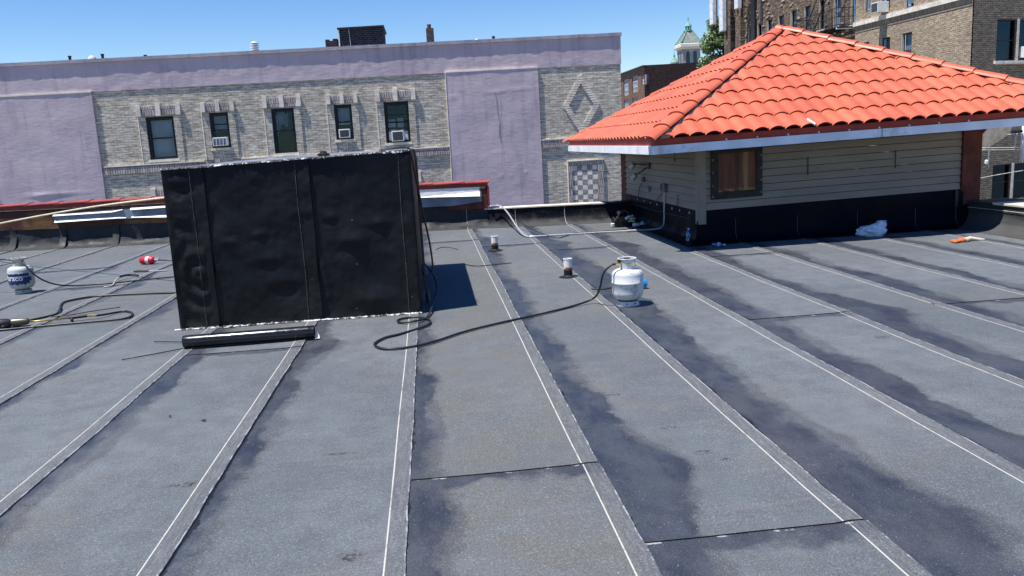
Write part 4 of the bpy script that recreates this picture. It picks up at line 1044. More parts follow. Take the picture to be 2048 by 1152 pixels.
o = MB().lathe([(0,0),(.035,.0),(.04,.01),(.04,.06),(.03,.065),(0,.065)], (3.16,14.3,.012), 16).build('paper_cup', plain('cup_white', (.72,.71,.66), .7), smooth=True, auto=40, loc=(3.16,14.3,0)); tag(o, 'small white cup left of the tool bag', 'cup')

def bottle(p, ax, h, lab):
    t = empty('water_bottle', p, lab, 'bottle', 'clear plastic bottles in the booth shadow')
    MB().lathe([(.0,0),(.030,.0),(.033,.008),(.033,h*.3),(.029,h*.35),(.033,h*.4),(.033,h*.66),(.028,h*.76),(.013,h*.88),(.012,h*.93)], p, 20, axis=ax).build('body', m_plastic, t, smooth=True)
    MB().lathe([(.031,h*.42),(.0335,h*.421),(.0335,h*.62),(.031,h*.621)], p, 20, axis=ax).build('wrapper', plain('wrapper_blue', (.25,.40,.5), .5) if 'wrapper_blue' not in bpy.data.materials else bpy.data.materials['wrapper_blue'], t, smooth=True)
    MB().lathe([(.0145,h*.92),(.0145,h),(0,h)], p, 14, axis=ax).build('cap', m_acw, t, smooth=True, auto=40)
bottle((3.67,11.62,.012), (.05,.02,1), .21, 'clear plastic bottle standing upright against the booth corner')
bottle((3.83,11.05,.045), (.8,-.55,-.02), .18, 'clear plastic bottle lying on its side in the shade near the booth corner')

# crumpled bag
t = MB(); bmx = bmesh.new(); bmesh.ops.create_icosphere(bmx, subdivisions=5, radius=1)
for v_ in bmx.verts:
    p = v_.co.copy(); r = 1 + .35*noise.noise(p*1.6) + .22*abs(noise.noise(p*3.3)) + .10*noise.noise(p*7)
    v_.co = Vector((p.x*.20*r + .05*p.z, p.y*.12*r, max(-.02, p.z*.10*r*(1.25 if p.x > 0 else .85)+.07)))
bmx.verts.index_update()
t.v = [tuple(v_.co+Vector((6.22,11.15,.012))) for v_ in bmx.verts]; t.f = [tuple(v_.index for v_ in f.verts) for f in bmx.faces]; t.m = [0]*len(t.f); bmx.free()
def bag_mat():
    b = NB('crumpled_plastic', .35, .5); P = b.co(); n = b.noise(P, 9., 4, .6, 1.5)
    b.base(b.mix(b.step(n, .35, .6), (.62,.70,.80), (.82,.86,.90))); b.bump(n, .03, .7)
    b.p.inputs['Subsurface Weight'].default_value = 0; return b.mat
tag(t.build('plastic_bag', bag_mat(), smooth=True, loc=(6.22,11.15,0)), 'crumpled white plastic bag in the shade under the booth front', 'bag')
# orange glove scrap
t = empty('work_glove', (6.95,10.02,0), 'orange and cream work glove lying flat near the right parapet', 'glove')
mb = MB()
for i in range(4): mb.tube([(6.80+.02*i,10.02,.022),(6.72,9.98+.035*i,.024),(6.66+.01*i,9.96+.04*i,.02)], .012, 6)
mb.tube([(6.86,10.02,.024),(6.76,10.03,.026)], .03, 8); mb.build('fingers', plain('orange_rubber', (.75,.16,.05), .6), t, smooth=True)
mb = MB(); mb.tube([(6.84,10.02,.026),(6.94,10.06,.04),(7.04,10.03,.024),(7.10,10.0,.018)], .036, 8, r2=.016); mb.build('cuff', plain('cream_knit', (.62,.55,.42), .9, bump=.004), t, smooth=True)
# puddle of small debris on roof: leaves / footmarks as tiny chips
rg = random.Random(11)
DEB = [(-1.72,5.17,'nearest of the dark chips left of the seams'),(-1.5,5.05,None),(-1.65,4.7,None),(.12,4.25,None),(-.9,3.3,None),(2.9,5.3,None),(-3.3,7.6,None),(4.2,8.1,None)]
mb = MB()
mb = None
o = MB(); o.lathe([(.007,0),(.008,.004),(.004,.008),(0,.008)], (-1.72,5.17,.008), 7); tag(o.build('pebble', m_black, loc=(-1.72,5.17,0)), 'small black pebble alone on the sheet below the black pipe', 'pebble')
o = MB(); o.poly([(-1.50,5.03,.014),(-1.47,5.02,.012),(-1.46,5.035,.018),(-1.485,5.04,.012)]); o.poly([(-1.50,5.03,.009),(-1.485,5.04,.009),(-1.46,5.035,.012),(-1.47,5.02,.009)]); tag(o.build('tar_flake', m_black, loc=(-1.48,5.04,0)), 'thin curled black tar flake beside the black pebble', 'flake')

# ------------------------------------------------------------------ facade building (painted brick + lilac stucco)
FY = 29.0
def fs(x, y, z): return (x, y, z + .0083*x)
fac = empty('apartment_building', (-3, FY, -9), 'long pale brick building with lilac stucco panels behind the rear parapet', 'building')
WIN = [(-9.20,-8.30,1.67,3.06),(-7.15,-6.53,1.93,3.09),(-5.12,-4.37,1.63,3.11),(-3.04,-2.45,1.96,3.12),(-1.37,-.54,1.75,3.12)]
LOWW = [(-9.05,-8.1,-1.1,.33),(-5.12,-4.37,-1.1,.33),(-1.37,-.54,-1.1,.33)]
def wall_open(mb, P, u0, u1, z0, z1, ops, depth=.14):
    us = sorted({u0, u1} | {a for o in ops for a in o[:2]}); zs = sorted({z0, z1} | {a for o in ops for a in o[2:4]})
    for ua, ub in zip(us, us[1:]):
        for za, zb in zip(zs, zs[1:]):
            cu_, cz = (ua+ub)/2, (za+zb)/2
            if any(o[0] < cu_ < o[1] and o[2] < cz < o[3] for o in ops): continue
            mb.poly([P(ua,0,za), P(ub,0,za), P(ub,0,zb), P(ua,0,zb)])
    for a, b_, c, d in [o[:4] for o in ops]:
        mb.poly([P(a,0,c), P(a,depth,c), P(a,depth,d), P(a,0,d)]); mb.poly([P(b_,0,d), P(b_,depth,d), P(b_,depth,c), P(b_,0,c)])
        mb.poly([P(a,0,d), P(a,depth,d), P(b_,depth,d), P(b_,0,d)]); mb.poly([P(a,0,c), P(b_,0,c), P(b_,depth,c), P(a,depth,c)])
FP = lambda u, d, z: fs(u, FY+d, z)
mb = MB(); wall_open(mb, FP, -16, 6.85, -9, 4.9, WIN+LOWW)
mb.build('brick_wall', m_fbrick, fac)
mb = MB(); mb.poly([(6.85,FY,-9),(6.85,FY+16,-9),(6.85,FY+16,4.95),(6.85,FY,4.95)]); mb.poly([(-16,FY,-9),(-16,FY,4.8),(-16,FY+16,4.8),(-16,FY+16,-9)]); mb.poly([(-16,FY+16,-9),(-16,FY+16,4.8),(6.85,FY+16,4.95),(6.85,FY+16,-9)]); mb.build('side_wall', m_stucco, fac)
MB().poly([(-16,FY,4.55),(6.85,FY,4.55),(6.85,FY+16,4.55),(-16,FY+16,4.55)]).build('flat_roof', m_street, fac)
# stucco band with uneven face
mb = MB()
mb.grid(lambda u, v: fs(-16+22.87*u, FY-.028-.010*fbm(u*60, v*2.5)*(1 if 0 < v < .9 else 0), 3.97+.98*v), 340, 10)
mb.poly([fs(-16,FY-.028,3.97), fs(-16,FY+.01,3.97), fs(6.87,FY+.01,3.97), fs(6.87,FY-.028,3.97)])
mb.poly([fs(6.87,FY-.028,3.97), fs(6.87,FY+.3,3.97), fs(6.87,FY+.3,4.95), fs(6.87,FY-.028,4.95)])
mb.build('stucco_band', m_stucco, fac, smooth=True, auto=30)
mb = MB()
def corn(u, v): return fs(-16+22.9*u, FY-.085-.006*fbm(u*90, 0.), 4.895+.11*v+.004*fbm(u*40, 3.))
mb.grid(corn, 260, 1)
mb.grid(lambda u, v: fs(-16+22.9*u, FY-.085-.006*fbm(u*90, 0.)+v*.5, 5.005+.004*fbm(u*40, 3.)), 260, 1)
mb.grid(lambda u, v: fs(-16+22.9*u, FY+.0-(.085+.006*fbm(u*90, 0.))*v, 4.895+.004*fbm(u*40, 3.)), 260, 1)
mb.poly([fs(6.9,FY-.085,4.895), fs(6.9,FY+.42,4.895), fs(6.9,FY+.42,5.005), fs(6.9,FY-.085,5.005)])
mb.build('coping', m_cornice, fac)
# stucco piers
def pier(x0, x1, zt, bumps):
    mb = MB(); T = .075
    def fn(u, v):
        x = x0+(x1-x0)*u; z = -9+(zt+9)*v**.45 if False else -1.5+(zt+1.5)*v
        o_ = T + .012*fbm(x*.8, z*.9, 3.)*min(1, u*12, (1-u)*12)
        for bx, bz, ba, sx, sz in bumps: o_ += ba*math.exp(-((x-bx)/sx)**2-((z-bz)/sz)**2)
        return fs(x, FY-o_, z)
    mb.grid(fn, 60, 90)
    mb.poly([fs(x0,FY-T,-1.5), fs(x0,FY-T,zt), fs(x0,FY,zt), fs(x0,FY,-1.5)]); mb.poly([fs(x1,FY-T,zt), fs(x1,FY-T,-1.5), fs(x1,FY,-1.5), fs(x1,FY,zt)])
    mb.poly([fs(x0,FY-T,zt), fs(x1,FY-T,zt), fs(x1,FY,zt), fs(x0,FY,zt)]); mb.box(x0, x1, FY-T, FY-.001, -9, -1.505)
    p = mb.build('stucco_pier', m_stucco, fac, smooth=True, auto=40)
    MB().box(x0, x1, FY-T-.012, FY-.03, zt+.002, zt+.045, fs).build('pier_cap', m_ftrimlt, p)
pier(-14.1, -10.78, 3.95, [(-12.3,.75,.02,.8,.05),(-12.9,.72,.02,.3,.05)])
pier(.78, 3.95, 3.97, [(1.0,3.15,.014,.16,.05),(2.5,3.25,.010,.45,.05),(3.2,3.3,.010,.6,.05),(2.4,1.2,.008,.3,.04),(2.5,.38,.012,.05,.05),(2.85,.40,.012,.05,.05),(3.35,.44,.012,.05,.05)])
MB().tube(spline([(2.42,FY-.09,3.27),(2.46,FY-.09,3.1),(2.46,FY-.09,2.7),(2.52,FY-.09,2.3),(2.50,FY-.09,1.9),(2.58,FY-.09,1.5)], 4), .007, 4).build('stucco_crack', plain('crack_grey', (.30,.27,.31), .9), fac)
MB().box(.765, .785, FY-.09, FY-.001, -2, 3.97, fs).build('pier_lit_edge', m_ftrimlt, fac)  # pale strip painting the sunlit left edge of the pier
# ledges
for x0, x1, z in ((-10.70,-7.45,1.51),(-6.25,-3.35,1.505),(-2.15,.76,1.49),(3.97,6.85,1.52)):
    l = MB().box(x0, x1, FY-.06, FY-.001, z-.25, z, fs).build('brick_ledge', m_fsoldier, fac)
    MB().box(x0, x1, FY-.075, FY-.002, z+.001, z+.035, fs).build('ledge_top', m_ftrimlt, l)
# windows
def lintel(par, x0, x1, z, s=1.):
    a, b_ = x0-.26*s, x1+.26*s; w = .15*s
    for c in (a+w/2, (a+b_)/2, b_-w/2): MB().box(c-w/2, c+w/2, FY-.10, FY-.001, z+.0, z+.36*s+(.03 if abs(c-(a+b_)/2) < .01 else 0), fs).build('lintel_block', m_ftrim, par)
    mb = MB(); mb.box(a+w, (a+b_)/2-w/2, FY-.05, FY-.002, z+.02, z+.30*s, fs); mb.box((a+b_)/2+w/2, b_-w, FY-.05, FY-.002, z+.02, z+.30*s, fs); mb.build('lintel_brick', m_fsoldier, par)
    mb = MB(); mb.box(a, b_, FY-.115, FY-.10, z+.36*s-.025, z+.36*s+.0, fs); 
def flat_win(x0, x1, z0, z1, idx):
    fr = MB(); f = .08
    for a in ((x0,x1,z0,z0+f),(x0,x1,z1-f*1.4,z1),(x0,x0+f*1.3,z0+f,z1-f*1.4),(x1-f,x1,z0+f,z1-f*1.4)): fr.box(a[0],a[1],FY+.03,FY+.13,a[2],a[3],fs)
    zm = z0+(z1-z0)*.50; fr.box(x0+f*1.3, x1-f, FY+.05, FY+.12, zm-.022, zm+.022, fs)
    if idx in (1,): fr.box(x0+f*1.3, x1-f, FY+.06, FY+.11, z1-.40, z1-.37, fs)
    if idx == 4:
        for q in (.32, .66): fr.box(x0+f*1.3, x1-f, FY+.06, FY+.11, z1-(z1-z0)*q-.01, z1-(z1-z0)*q+.02, fs)
    w = fr.build('window_frame', m_winblack, fac)
    MB().box(x0+f, x1-f, FY+.095, FY+.10, z0+f, z1-f, fs).build('pane', m_glass, w)
    MB().box(x0, x1, FY+.30, FY+.31, z0, z1, fs).build('room', m_inside, w)
    if idx == 0: MB().box(x0+.1, x1-.08, FY+.135, FY+.14, z0+.05, z1-.1, fs).build('blind', m_blind, w)
    if idx in (1, 3):
        mb = MB(); z = z0+.55 if idx == 1 else z0+.5
        while z < z1-.08: mb.box(x0+.1, x1-.08, FY+.135, FY+.15, z, z+.028, fs); z += .035
        mb.build('blind', m_blind, w)
    if idx == 2:
        mb = MB()
        mb.grid(lambda u, v: fs(x0+.07+(x1-x0-.3)*u, FY+.16+.02*math.sin(u*30+v*3), z1-.1-.65*v*(1-.4*u)-.1*math.sin(u*9)), 30, 8); mb.build('curtain', m_curtain, w)
    if idx == 4:
        mb = MB()
        for a, b_, c, d in ((.1,.42,.42,.62),(.5,.75,.40,.63),(.12,.40,.66,.78),(.55,.8,.68,.95)): mb.box(x0+(x1-x0)*a, x0+(x1-x0)*b_, FY+.14, FY+.15, z1-(z1-z0)*d, z1-(z1-z0)*c, fs)
        mb.build('paper', m_blind, w)
    MB().box(x0-.05, x1+.05, FY-.05, FY+.03, z0-.085, z0-.001, fs).build('sill', m_ftrimlt if idx != 1 else m_ftrim, w)
    lintel(w, x0, x1, z1+.03, 1. if x1-x0 > .7 else .85)
    # quoins beside the opening
    for q0, q1 in ((x0-.22, x0-.002), (x1+.002, x1+.22)): MB().box(q0, q1, FY-.035, FY-.001, max(1.55, z0-.5) if z0 > 0 else z0, z1+.025, fs).build('window_jamb', m_fbrick, w)
    MB().box(x0-.245, x0-.2205, FY-.045, FY-.002, 1.55 if z0 > 0 else z0, z1+.025, fs).build('jamb_lit_edge', m_ftrimlt, w)  # sunlit left edge of the jamb, painted as a pale strip
    if idx in (1, 3):
        mb = MB()
        for k in range(3): mb.box(x0+.22+.055*k, x0+.245+.055*k, FY-.03, FY-.002, z0-.33, z0-.12, fs)
        for k in range(4): mb.box(x0+.05+.04*k, x0+.07+.04*k, FY-.03, FY-.002, z0-.48, z0-.36, fs)
        mb.build('brick_pattern', m_ftrim, w)
for i, wdef in enumerate(WIN): flat_win(*wdef, i)
for i, wdef in enumerate(LOWW): flat_win(*wdef, 5)
# window AC units
def ac(x0, x1, z0, z1, lab, grille, cage=False):
    t = empty('air_conditioner', ((x0+x1)/2, FY, z0), lab, 'air conditioner', 'window air conditioners in the pale brick building')
    MB().box(x0, x1, FY-.16, FY+.09, z0, z1, fs).build('casing', m_acw, t, bevel=.01)
    mb = MB(); mb.box(x0+.035, x1-.035, FY-.164, FY-.158, z0+.035, z1-.035, fs); g = mb.build('grille', grille, t)
    if cage:
        mb = MB()
        for k in range(5): xx = x0+.02+(x1-x0-.04)*k/4; mb.box(xx-.008, xx+.008, FY-.18, FY-.165, z0, z1, fs)
        mb.build('grille_bar', m_acw, t)
ac(-7.09,-6.61,1.99,2.27,'white air conditioner with bars in the second window from the left', plain('blue_grey_grille', (.16,.2,.26), .6), True)
ac(-2.93,-2.56,2.01,2.30,'small white framed air conditioner in the fourth window from the left', m_acg)
ac(-1.17,-.76,1.79,2.14,'larger white framed air conditioner in the rightmost window above the box', m_acg)
MB().box(-1.32,-.6,FY+.085,FY+.092,1.81,2.12,fs).build('ac_side_panel', m_acw, fac)
# diamond ornament
mb = MB(); cx, zt, zb = 5.42, 3.72, 1.60; zm = (zt+zb)/2; hw = .64; z = zb
while z < zt:
    k = 1-abs(z+.04-zm)/((zt-zb)/2); xo = hw*k; xi = max(0, xo-.20)
    if xo > .03:
        if xi < .03: mb.box(cx-xo, cx+xo, FY-.055, FY-.001, z, z+.062, fs)
        else: mb.box(cx-xo, cx-xi, FY-.055, FY-.001, z, z+.062, fs); mb.box(cx+xi, cx+xo, FY-.055, FY-.001, z, z+.062, fs)
    z += .08
mb.build('diamond_ornament', m_ftrim, fac)
# checker panel
mb = MB(); x0, x1, z0, z1 = 4.87, 6.13, -1.4, .73
mb.box(x0, x1, FY-.05, FY-.001, z1-.16, z1, fs); mb.box(x0, x0+.14, FY-.05, FY-.001, z0, z1-.161, fs); mb.box(x1-.22, x1, FY-.05, FY-.001, z0, z1-.161, fs)
cp = mb.build('checker_border', m_fsoldier, fac)
for par, mt in ((0, m_ftrim), (1, brick_mat('grey_check', 'xz', (.44,.42,.40), (.38,.36,.35), (.3,.29,.28), bw=.2, rh=.06))):
    mb = MB(); n = 5; s_ = (x1-.22-x0-.14)/n
    for i in range(n):
        for j in range(9):
            if (i+j) % 2 == par:
                za = z1-.16-s_*.95*(j+1); mb.box(x0+.14+s_*i+.003, x0+.14+s_*(i+1)-.003, FY-.02, FY-.001, za+.003, za+s_*.95-.003, fs)
    mb.build('checker_tile', mt, cp)
MB().box(x0-.03, x1+.02, FY-.07, FY-.002, z1+.001, z1+.03, fs).build('checker_cap', m_ftrimlt, cp)
MB().box(x0-.03, x0-.001, FY-.06, FY-.002, z0, z1, fs).build('checker_edge', m_ftrimlt, cp)  # pale strip for the sun on the panel's left edge

# things on its roof
RY = 34.
m_dbrick = brick_mat('dark_bulkhead_brick', 'xz', (.035,.037,.05), (.026,.028,.04), (.10,.105,.13), bw=.2, rh=.075, ms=.012)
t = empty('brick_bulkhead', (-2.3, RY, 4.55), 'big dark blue brick bulkhead standing on the pale building roof', 'bulkhead')
mb = MB(); mb.box(-3.10,-1.42,RY,RY+2.2,4.55,6.22); mb.build('wall', m_dbrick, t)
mb = MB(); mb.box(-3.17,-1.36,RY-.08,RY+2.3,6.225,6.29, lambda x,y,z:(x,y,z+.02*(x+2.3))); mb.build('roof_edge', m_dark, t)
MB().tube([(-2.72,RY-.02,4.6),(-2.70,RY-.02,5.6),(-2.73,RY-.02,6.22)], .015, 5).build('lightning_wire', m_cond, t)
mb = MB(); mb.box(-3.155,-3.105,RY-.03,RY+.05,4.55,6.2); mb.build('corner_strip', m_whitemetal, t)
o = MB(); o.box(-3.69,-3.22,RY+.2,RY+1.2,4.55,5.83); o.box(-3.69,-3.55,RY+.2,RY+1.2,5.831,5.88); o.box(-3.40,-3.22,RY+.2,RY+1.2,5.831,5.90)
tag(o.build('low_chimney', brick_mat('maroon_brick','xz',(.06,.04,.05),(.05,.035,.045),(.07,.06,.07)), loc=(-3.4,RY,4.55)), 'small dark chimney stack left of the brick bulkhead', 'chimney')
t = empty('chimney', (.42, RY, 4.55), 'narrow sooty brick chimney with a red clay pot on the pale building roof', 'chimney')
MB().box(.27,.57,RY,RY+.4,4.55,6.13).build('stack', brick_mat('sooty_brick','xz',(.06,.05,.05),(.14,.10,.08),(.16,.15,.15), bw=.14, rh=.07), t)
MB().lathe([(.075,0),(.08,.16),(.06,.165),(.055,.05)], (.40,RY+.15,6.13), 14).build('chimney_pot', plain('clay_pot', (.20,.07,.05), .8), t, smooth=True, auto=40)
MB().box(.26,.58,RY-.01,RY+.41,5.50,5.56).build('band', m_ftrim, t)
t = empty('turbine_vent', (-6.38, RY, 4.55), 'white louvred round vent on the pale building roof', 'vent')
MB().lathe([(.11,0),(.11,.98)], (-6.38,RY,4.55), 20).build('neck', m_whitemetal, t, smooth=True)
mb = MB()
for k in range(4): mb.lathe([(.125,.92+.085*k),(.17,.93+.085*k),(.17,.965+.085*k),(.125,.975+.085*k)], (-6.38,RY,4.55), 24)
mb.build('louvre', m_whitemetal, t, smooth=True, auto=40)
MB().lathe([(.17,1.26),(.14,1.30),(.08,1.33),(0,1.34)], (-6.38,RY,4.55), 24).build('dome', m_whitemetal, t, smooth=True)
for x, zt, lab in ((-13.27,5.64,'short black pipe, leftmost on the pale building roof'),(-12.07,5.66,'short black pipe right of the pale dome vent'),(-10.5,5.56,'short black pipe between the dome vent and the louvred vent'),(2.92,5.72,'short black pipe right of the sooty chimney')):
    t = empty('roof_pipe', (x, RY, 4.55), lab, 'pipe', 'black pipes on the pale building roof')
    MB().lathe([(.05,0),(.05,zt-4.61),(.065,zt-4.59),(.065,zt-4.55),(0,zt-4.55)], (x,RY,4.55), 14).build('pipe', m_black, t, smooth=True, auto=40)
for x, r, zt, lab in ((-12.46,.14,5.62,'pale dome vent between two black pipes on the roof edge'),(2.25,.10,5.66,'faint white dome vent right of the sooty chimney')):
    tag(MB().lathe([(r*.8,0),(r*.8,zt-4.55-r),(r,zt-4.55-r),(r*.93,zt-4.55-r*.5),(r*.5,zt-4.55-r*.1),(0,zt-4.55)], (x,RY,4.55), 18).build('dome_vent', plain('pale_vent', (.6,.62,.55), .6), smooth=True, auto=50, loc=(x,RY,4.55)), lab, 'vent')

# ------------------------------------------------------------------ tan brick apartment block to the right
OB = Vector((22.0, 32.0, 0)); _a = .055
uL = Vector((-_a, 1, 0)).normalized(); nL = Vector((-1, -_a, 0)).normalized()
_b = math.radians(16); uF = Vector((math.cos(_b), math.sin(_b), 0)); nF = Vector((math.sin(_b), -math.cos(_b), 0))
ROT = math.atan2(uL.x, uL.y)
def LP(u, d, z): p = OB + uL*u - nL*d; return (p.x, p.y, z)
def FPn(u, d, z): p = OB + uF*u - nF*d; return (p.x, p.y, z)
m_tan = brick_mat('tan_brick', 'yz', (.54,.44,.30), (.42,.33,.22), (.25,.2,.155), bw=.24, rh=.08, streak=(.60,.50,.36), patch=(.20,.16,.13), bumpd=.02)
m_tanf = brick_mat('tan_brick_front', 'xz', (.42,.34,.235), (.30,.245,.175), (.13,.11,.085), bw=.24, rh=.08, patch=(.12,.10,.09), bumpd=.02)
m_dkb = brick_mat('brown_brick', 'yz', (.20,.145,.105), (.13,.095,.07), (.12,.095,.075), bw=.24, rh=.08, streak=(.50,.40,.29), patch=(.08,.06,.05), bumpd=.04)
blk = empty('brick_apartment_block', (22, 32, -9), 'tall tan and brown brick block with many windows behind the tiled booth roof', 'building')
FW = [(1.07,2.21,3.76,5.38),(2.34,3.5,3.76,5.38),(1.22,2.32,-1.9,-.42),(2.46,3.6,-1.9,-.42),(1.07,2.21,6.9,8.5)]
AW = [(5.40,6.22,3.9,5.40),(3.80,4.60,3.9,5.40),(7.08,7.62,3.9,5.38),(7.05,7.62,6.80,8.3),(3.75,4.45,6.48,8.2),(5.50,6.30,6.55,8.2),(1.2,2.0,6.48,8.2)]
BW = [(20.3,21.0,6.5,7.85),(19.1,19.7,6.5,7.92),(17.68,18.38,6.5,7.96),(16.17,16.95,6.5,7.98),(14.68,15.42,6.5,8.03),(13.13,13.88,6.3,8.03),(11.70,12.28,6.6,8.09),(10.05,10.80,6.43,8.0),(8.44,9.2,6.39,7.9),(16.2,16.9,9.3,10.8),(18.4,19.0,9.3,10.8)]
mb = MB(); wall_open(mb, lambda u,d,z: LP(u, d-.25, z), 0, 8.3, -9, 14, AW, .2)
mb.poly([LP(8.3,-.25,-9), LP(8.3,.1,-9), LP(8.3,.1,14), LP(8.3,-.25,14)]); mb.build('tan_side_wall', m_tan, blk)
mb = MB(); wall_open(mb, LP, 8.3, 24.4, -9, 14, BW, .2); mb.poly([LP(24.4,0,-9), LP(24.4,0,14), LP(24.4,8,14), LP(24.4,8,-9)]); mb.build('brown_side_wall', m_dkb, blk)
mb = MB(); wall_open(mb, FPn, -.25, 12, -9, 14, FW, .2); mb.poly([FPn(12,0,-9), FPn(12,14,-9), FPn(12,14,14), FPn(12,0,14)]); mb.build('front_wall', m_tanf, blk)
mb = MB(); mb.poly([LP(0,-.25,14), LP(24.4,0,14), LP(24.4,8,14), FPn(12,14,14), FPn(12,0,14)]); mb.build('roof', m_street, blk)
m_side = plain('pale_frame', (.62,.50,.40), .7, .2, 0, .15)
def bwin(P, o, fr, bright, sill=False):
    a, b_, c, d = o; mb = MB(); f = .05
    for q in ((a,b_,c,c+f),(a,b_,d-f,d),(a,a+f,c+f,d-f),(b_-f,b_,c+f,d-f)): mb.box(q[0],q[1],.10,.18,q[2],q[3],P)
    mb.box(a+f,b_-f,.12,.17,(c+d)/2-.02,(c+d)/2+.02,P)
    w = mb.build('window_frame', fr, blk)
    MB().box(a+f,b_-f,.16,.165,c+f,d-f,P).build('pane', m_glass if bright else m_glassdk, w)
    MB().box(a,b_,.35,.36,c,d,P).build('room', m_inside, w)
    if bright: MB().box(a+f+.03,b_-f-.03,.19,.195,c+(d-c)*(.45 if bright == 2 else .1),d-f,P).build('blind', m_blind, w)
    MB().box(b_-.004 if P is LPA or P is LP else a-.0, b_+.05 if P is LPA or P is LP else a+.003, .005, .02, c, d, P)
    if sill: MB().box(a-.1,b_+.1,-.06,.02,c-.12,c-.002,P).build('sill', m_ftrim, w)
    return w
LPA = lambda u, d, z: LP(u, d-.25, z)
for i, o in enumerate(AW):
    w = bwin(LPA, o, m_dark, (0,1,0,1,1,2,0)[i], False)
    MB().box(o[1]-.09, o[1]-.055, -.01, .1, o[2], o[3], LPA).build('jamb_trim', m_side, w)
for i, o in enumerate(BW):
    w = bwin(LP, o, m_dark, (0,0,2,1,1,1,0,1,1,0,0)[i], True); MB().box(o[1]-.09, o[1]-.055, -.01, .1, o[2], o[3], LP).build('jamb_trim', m_side, w)
for i, o in enumerate(FW): bwin(FPn, o, m_dark, (0,0,0,0,0)[i], i < 2)
MB().box(2.215,2.335,-.01,.1,3.70,5.4,FPn).build('mullion', m_ftrim, blk); MB().box(2.325,2.455,-.01,.1,-1.95,-.4,FPn).build('mullion', m_ftrim, blk)
MB().box(1.0,3.6,-.07,.02,3.62,3.70,FPn).build('sill_course', m_ftrim, blk)
MB().box(0,8.35,-.36,-.251,6.22,6.42,LP).build('belt_course', m_ftrim, blk)
MB().box(8.36,8.9,-.12,-.002,8.2,8.36,LP).build('belt_course', m_ftrim, blk)
MB().box(0,8.3,-.27,-.2505,5.92,6.215,LP).build('soldier_course', brick_mat('tan_soldier','yz',(.44,.36,.25),(.36,.28,.2),(.2,.17,.13), bw=.09, rh=.3, ms=.012), blk)
mb = MB(); rg = random.Random(2)      # rough projecting stones
for k in range(650):
    u = rg.uniform(8.5, 24.2); z = rg.uniform(5.6, 11.); r = rg.random()
    if rg.random() > (.25 + .75*(u > 18) ): continue
    if any(a-.15 < u < b_+.15 and c-.15 < z < d+.15 for a, b_, c, d in BW): continue
    s_ = rg.uniform(.06,.16); mb.box(u-s_, u+s_, -rg.uniform(.02,.07), -.001, z-.04, z+.04, LP)
mb.build('projecting_stone', plain('pale_stone', (.40,.33,.25), .9, .1, 0, .35, 2), blk)
for u0, u1 in ((22.9,24.0),(21.4,22.2),):
    MB().box(u0,u1,-.32,-.001,-9,14,LP).build('pilaster', m_dkb, blk)
# AC unit on side wall
t = empty('air_conditioner', LPA(5.9,-.2,6.5), 'white air conditioner jutting from a window of the tan brick block', 'air conditioner')
MB().box(5.56,6.12,-.55,.0,6.52,6.98,LPA).build('casing', m_acw, t, bevel=.01)
MB().box(5.60,6.08,-.556,-.551,6.56,6.94,LPA).build('grille', m_acg, t)
MB().box(6.1205,6.125,-.50,-.05,6.56,6.94,LPA).build('side_grille', plain('ac_side', (.25,.3,.38), .6), t)
t = empty('air_conditioner', FPn(2.5,-.1,3.9), 'white air conditioner at the right edge in the shaded window of the tan block', 'air conditioner')
MB().box(2.50,3.1,-.35,.1,3.86,4.3,FPn).build('casing', m_acw, t, bevel=.01)
MB().box(2.55,3.05,-.356,-.351,3.91,4.25,FPn).build('grille', m_acg, t)
# fire escape
t = empty('fire_escape', LP(10.4,-1,6.3), 'black iron fire escape balcony on the brown brick wall', 'fire escape')
fe0, fe1, fz = 8.35, 12.75, 6.25
mb = MB()
for k in range(12): mb.box(fe0, fe1, -1.15+.095*k, -1.10+.095*k, fz, fz+.025, LP)
for k in range(8): u = fe0+(fe1-fe0)*k/7; mb.box(u-.02,u+.02,-1.18,-.01,fz-.05,fz-.001,LP)
mb.build('platform', m_dark, t)
mb = MB()
for z in (fz+.12, fz+.50, fz+.92): mb.tube([LP(fe0,-.02,z), LP(fe0,-1.15,z), LP(fe1,-1.15,z), LP(fe1,-.02,z)], .02, 5)
mb.build('handrail', m_dark, t)
mb = MB(); k = 0
u = fe0
while u < fe1: mb.tube([LP(u,-1.15,fz), LP(u,-1.15,fz+.92)], .013, 4); u += .15
for d in (-.2,-.4,-.6,-.8,-1.0):
    for u in (fe0, fe1): mb.tube([LP(u,d,fz), LP(u,d,fz+.92)], .013, 4)
mb.build('baluster', m_dark, t)
mb = MB()
for d in (-.55, -1.05): mb.tube([LP(9.3,d,fz+.02), LP(11.9,d,fz-3.0)], .03, 5)
for k in range(11): u = 9.3+2.6*k/11; z = fz-3.0*k/11; mb.box(u, u+.2, -1.05, -.55, z-.02, z, LP)
for d in (-.55, -1.05): mb.tube([LP(9.3,d,fz+3.1), LP(11.9,d,fz+.1)], .03, 5)
mb.build('stair', m_dark, t)
MB().box(fe0, fe0+.08, -1.2, -.02, fz-.1, fz-.02, LP).build('edge_beam', m_ftrim, t)
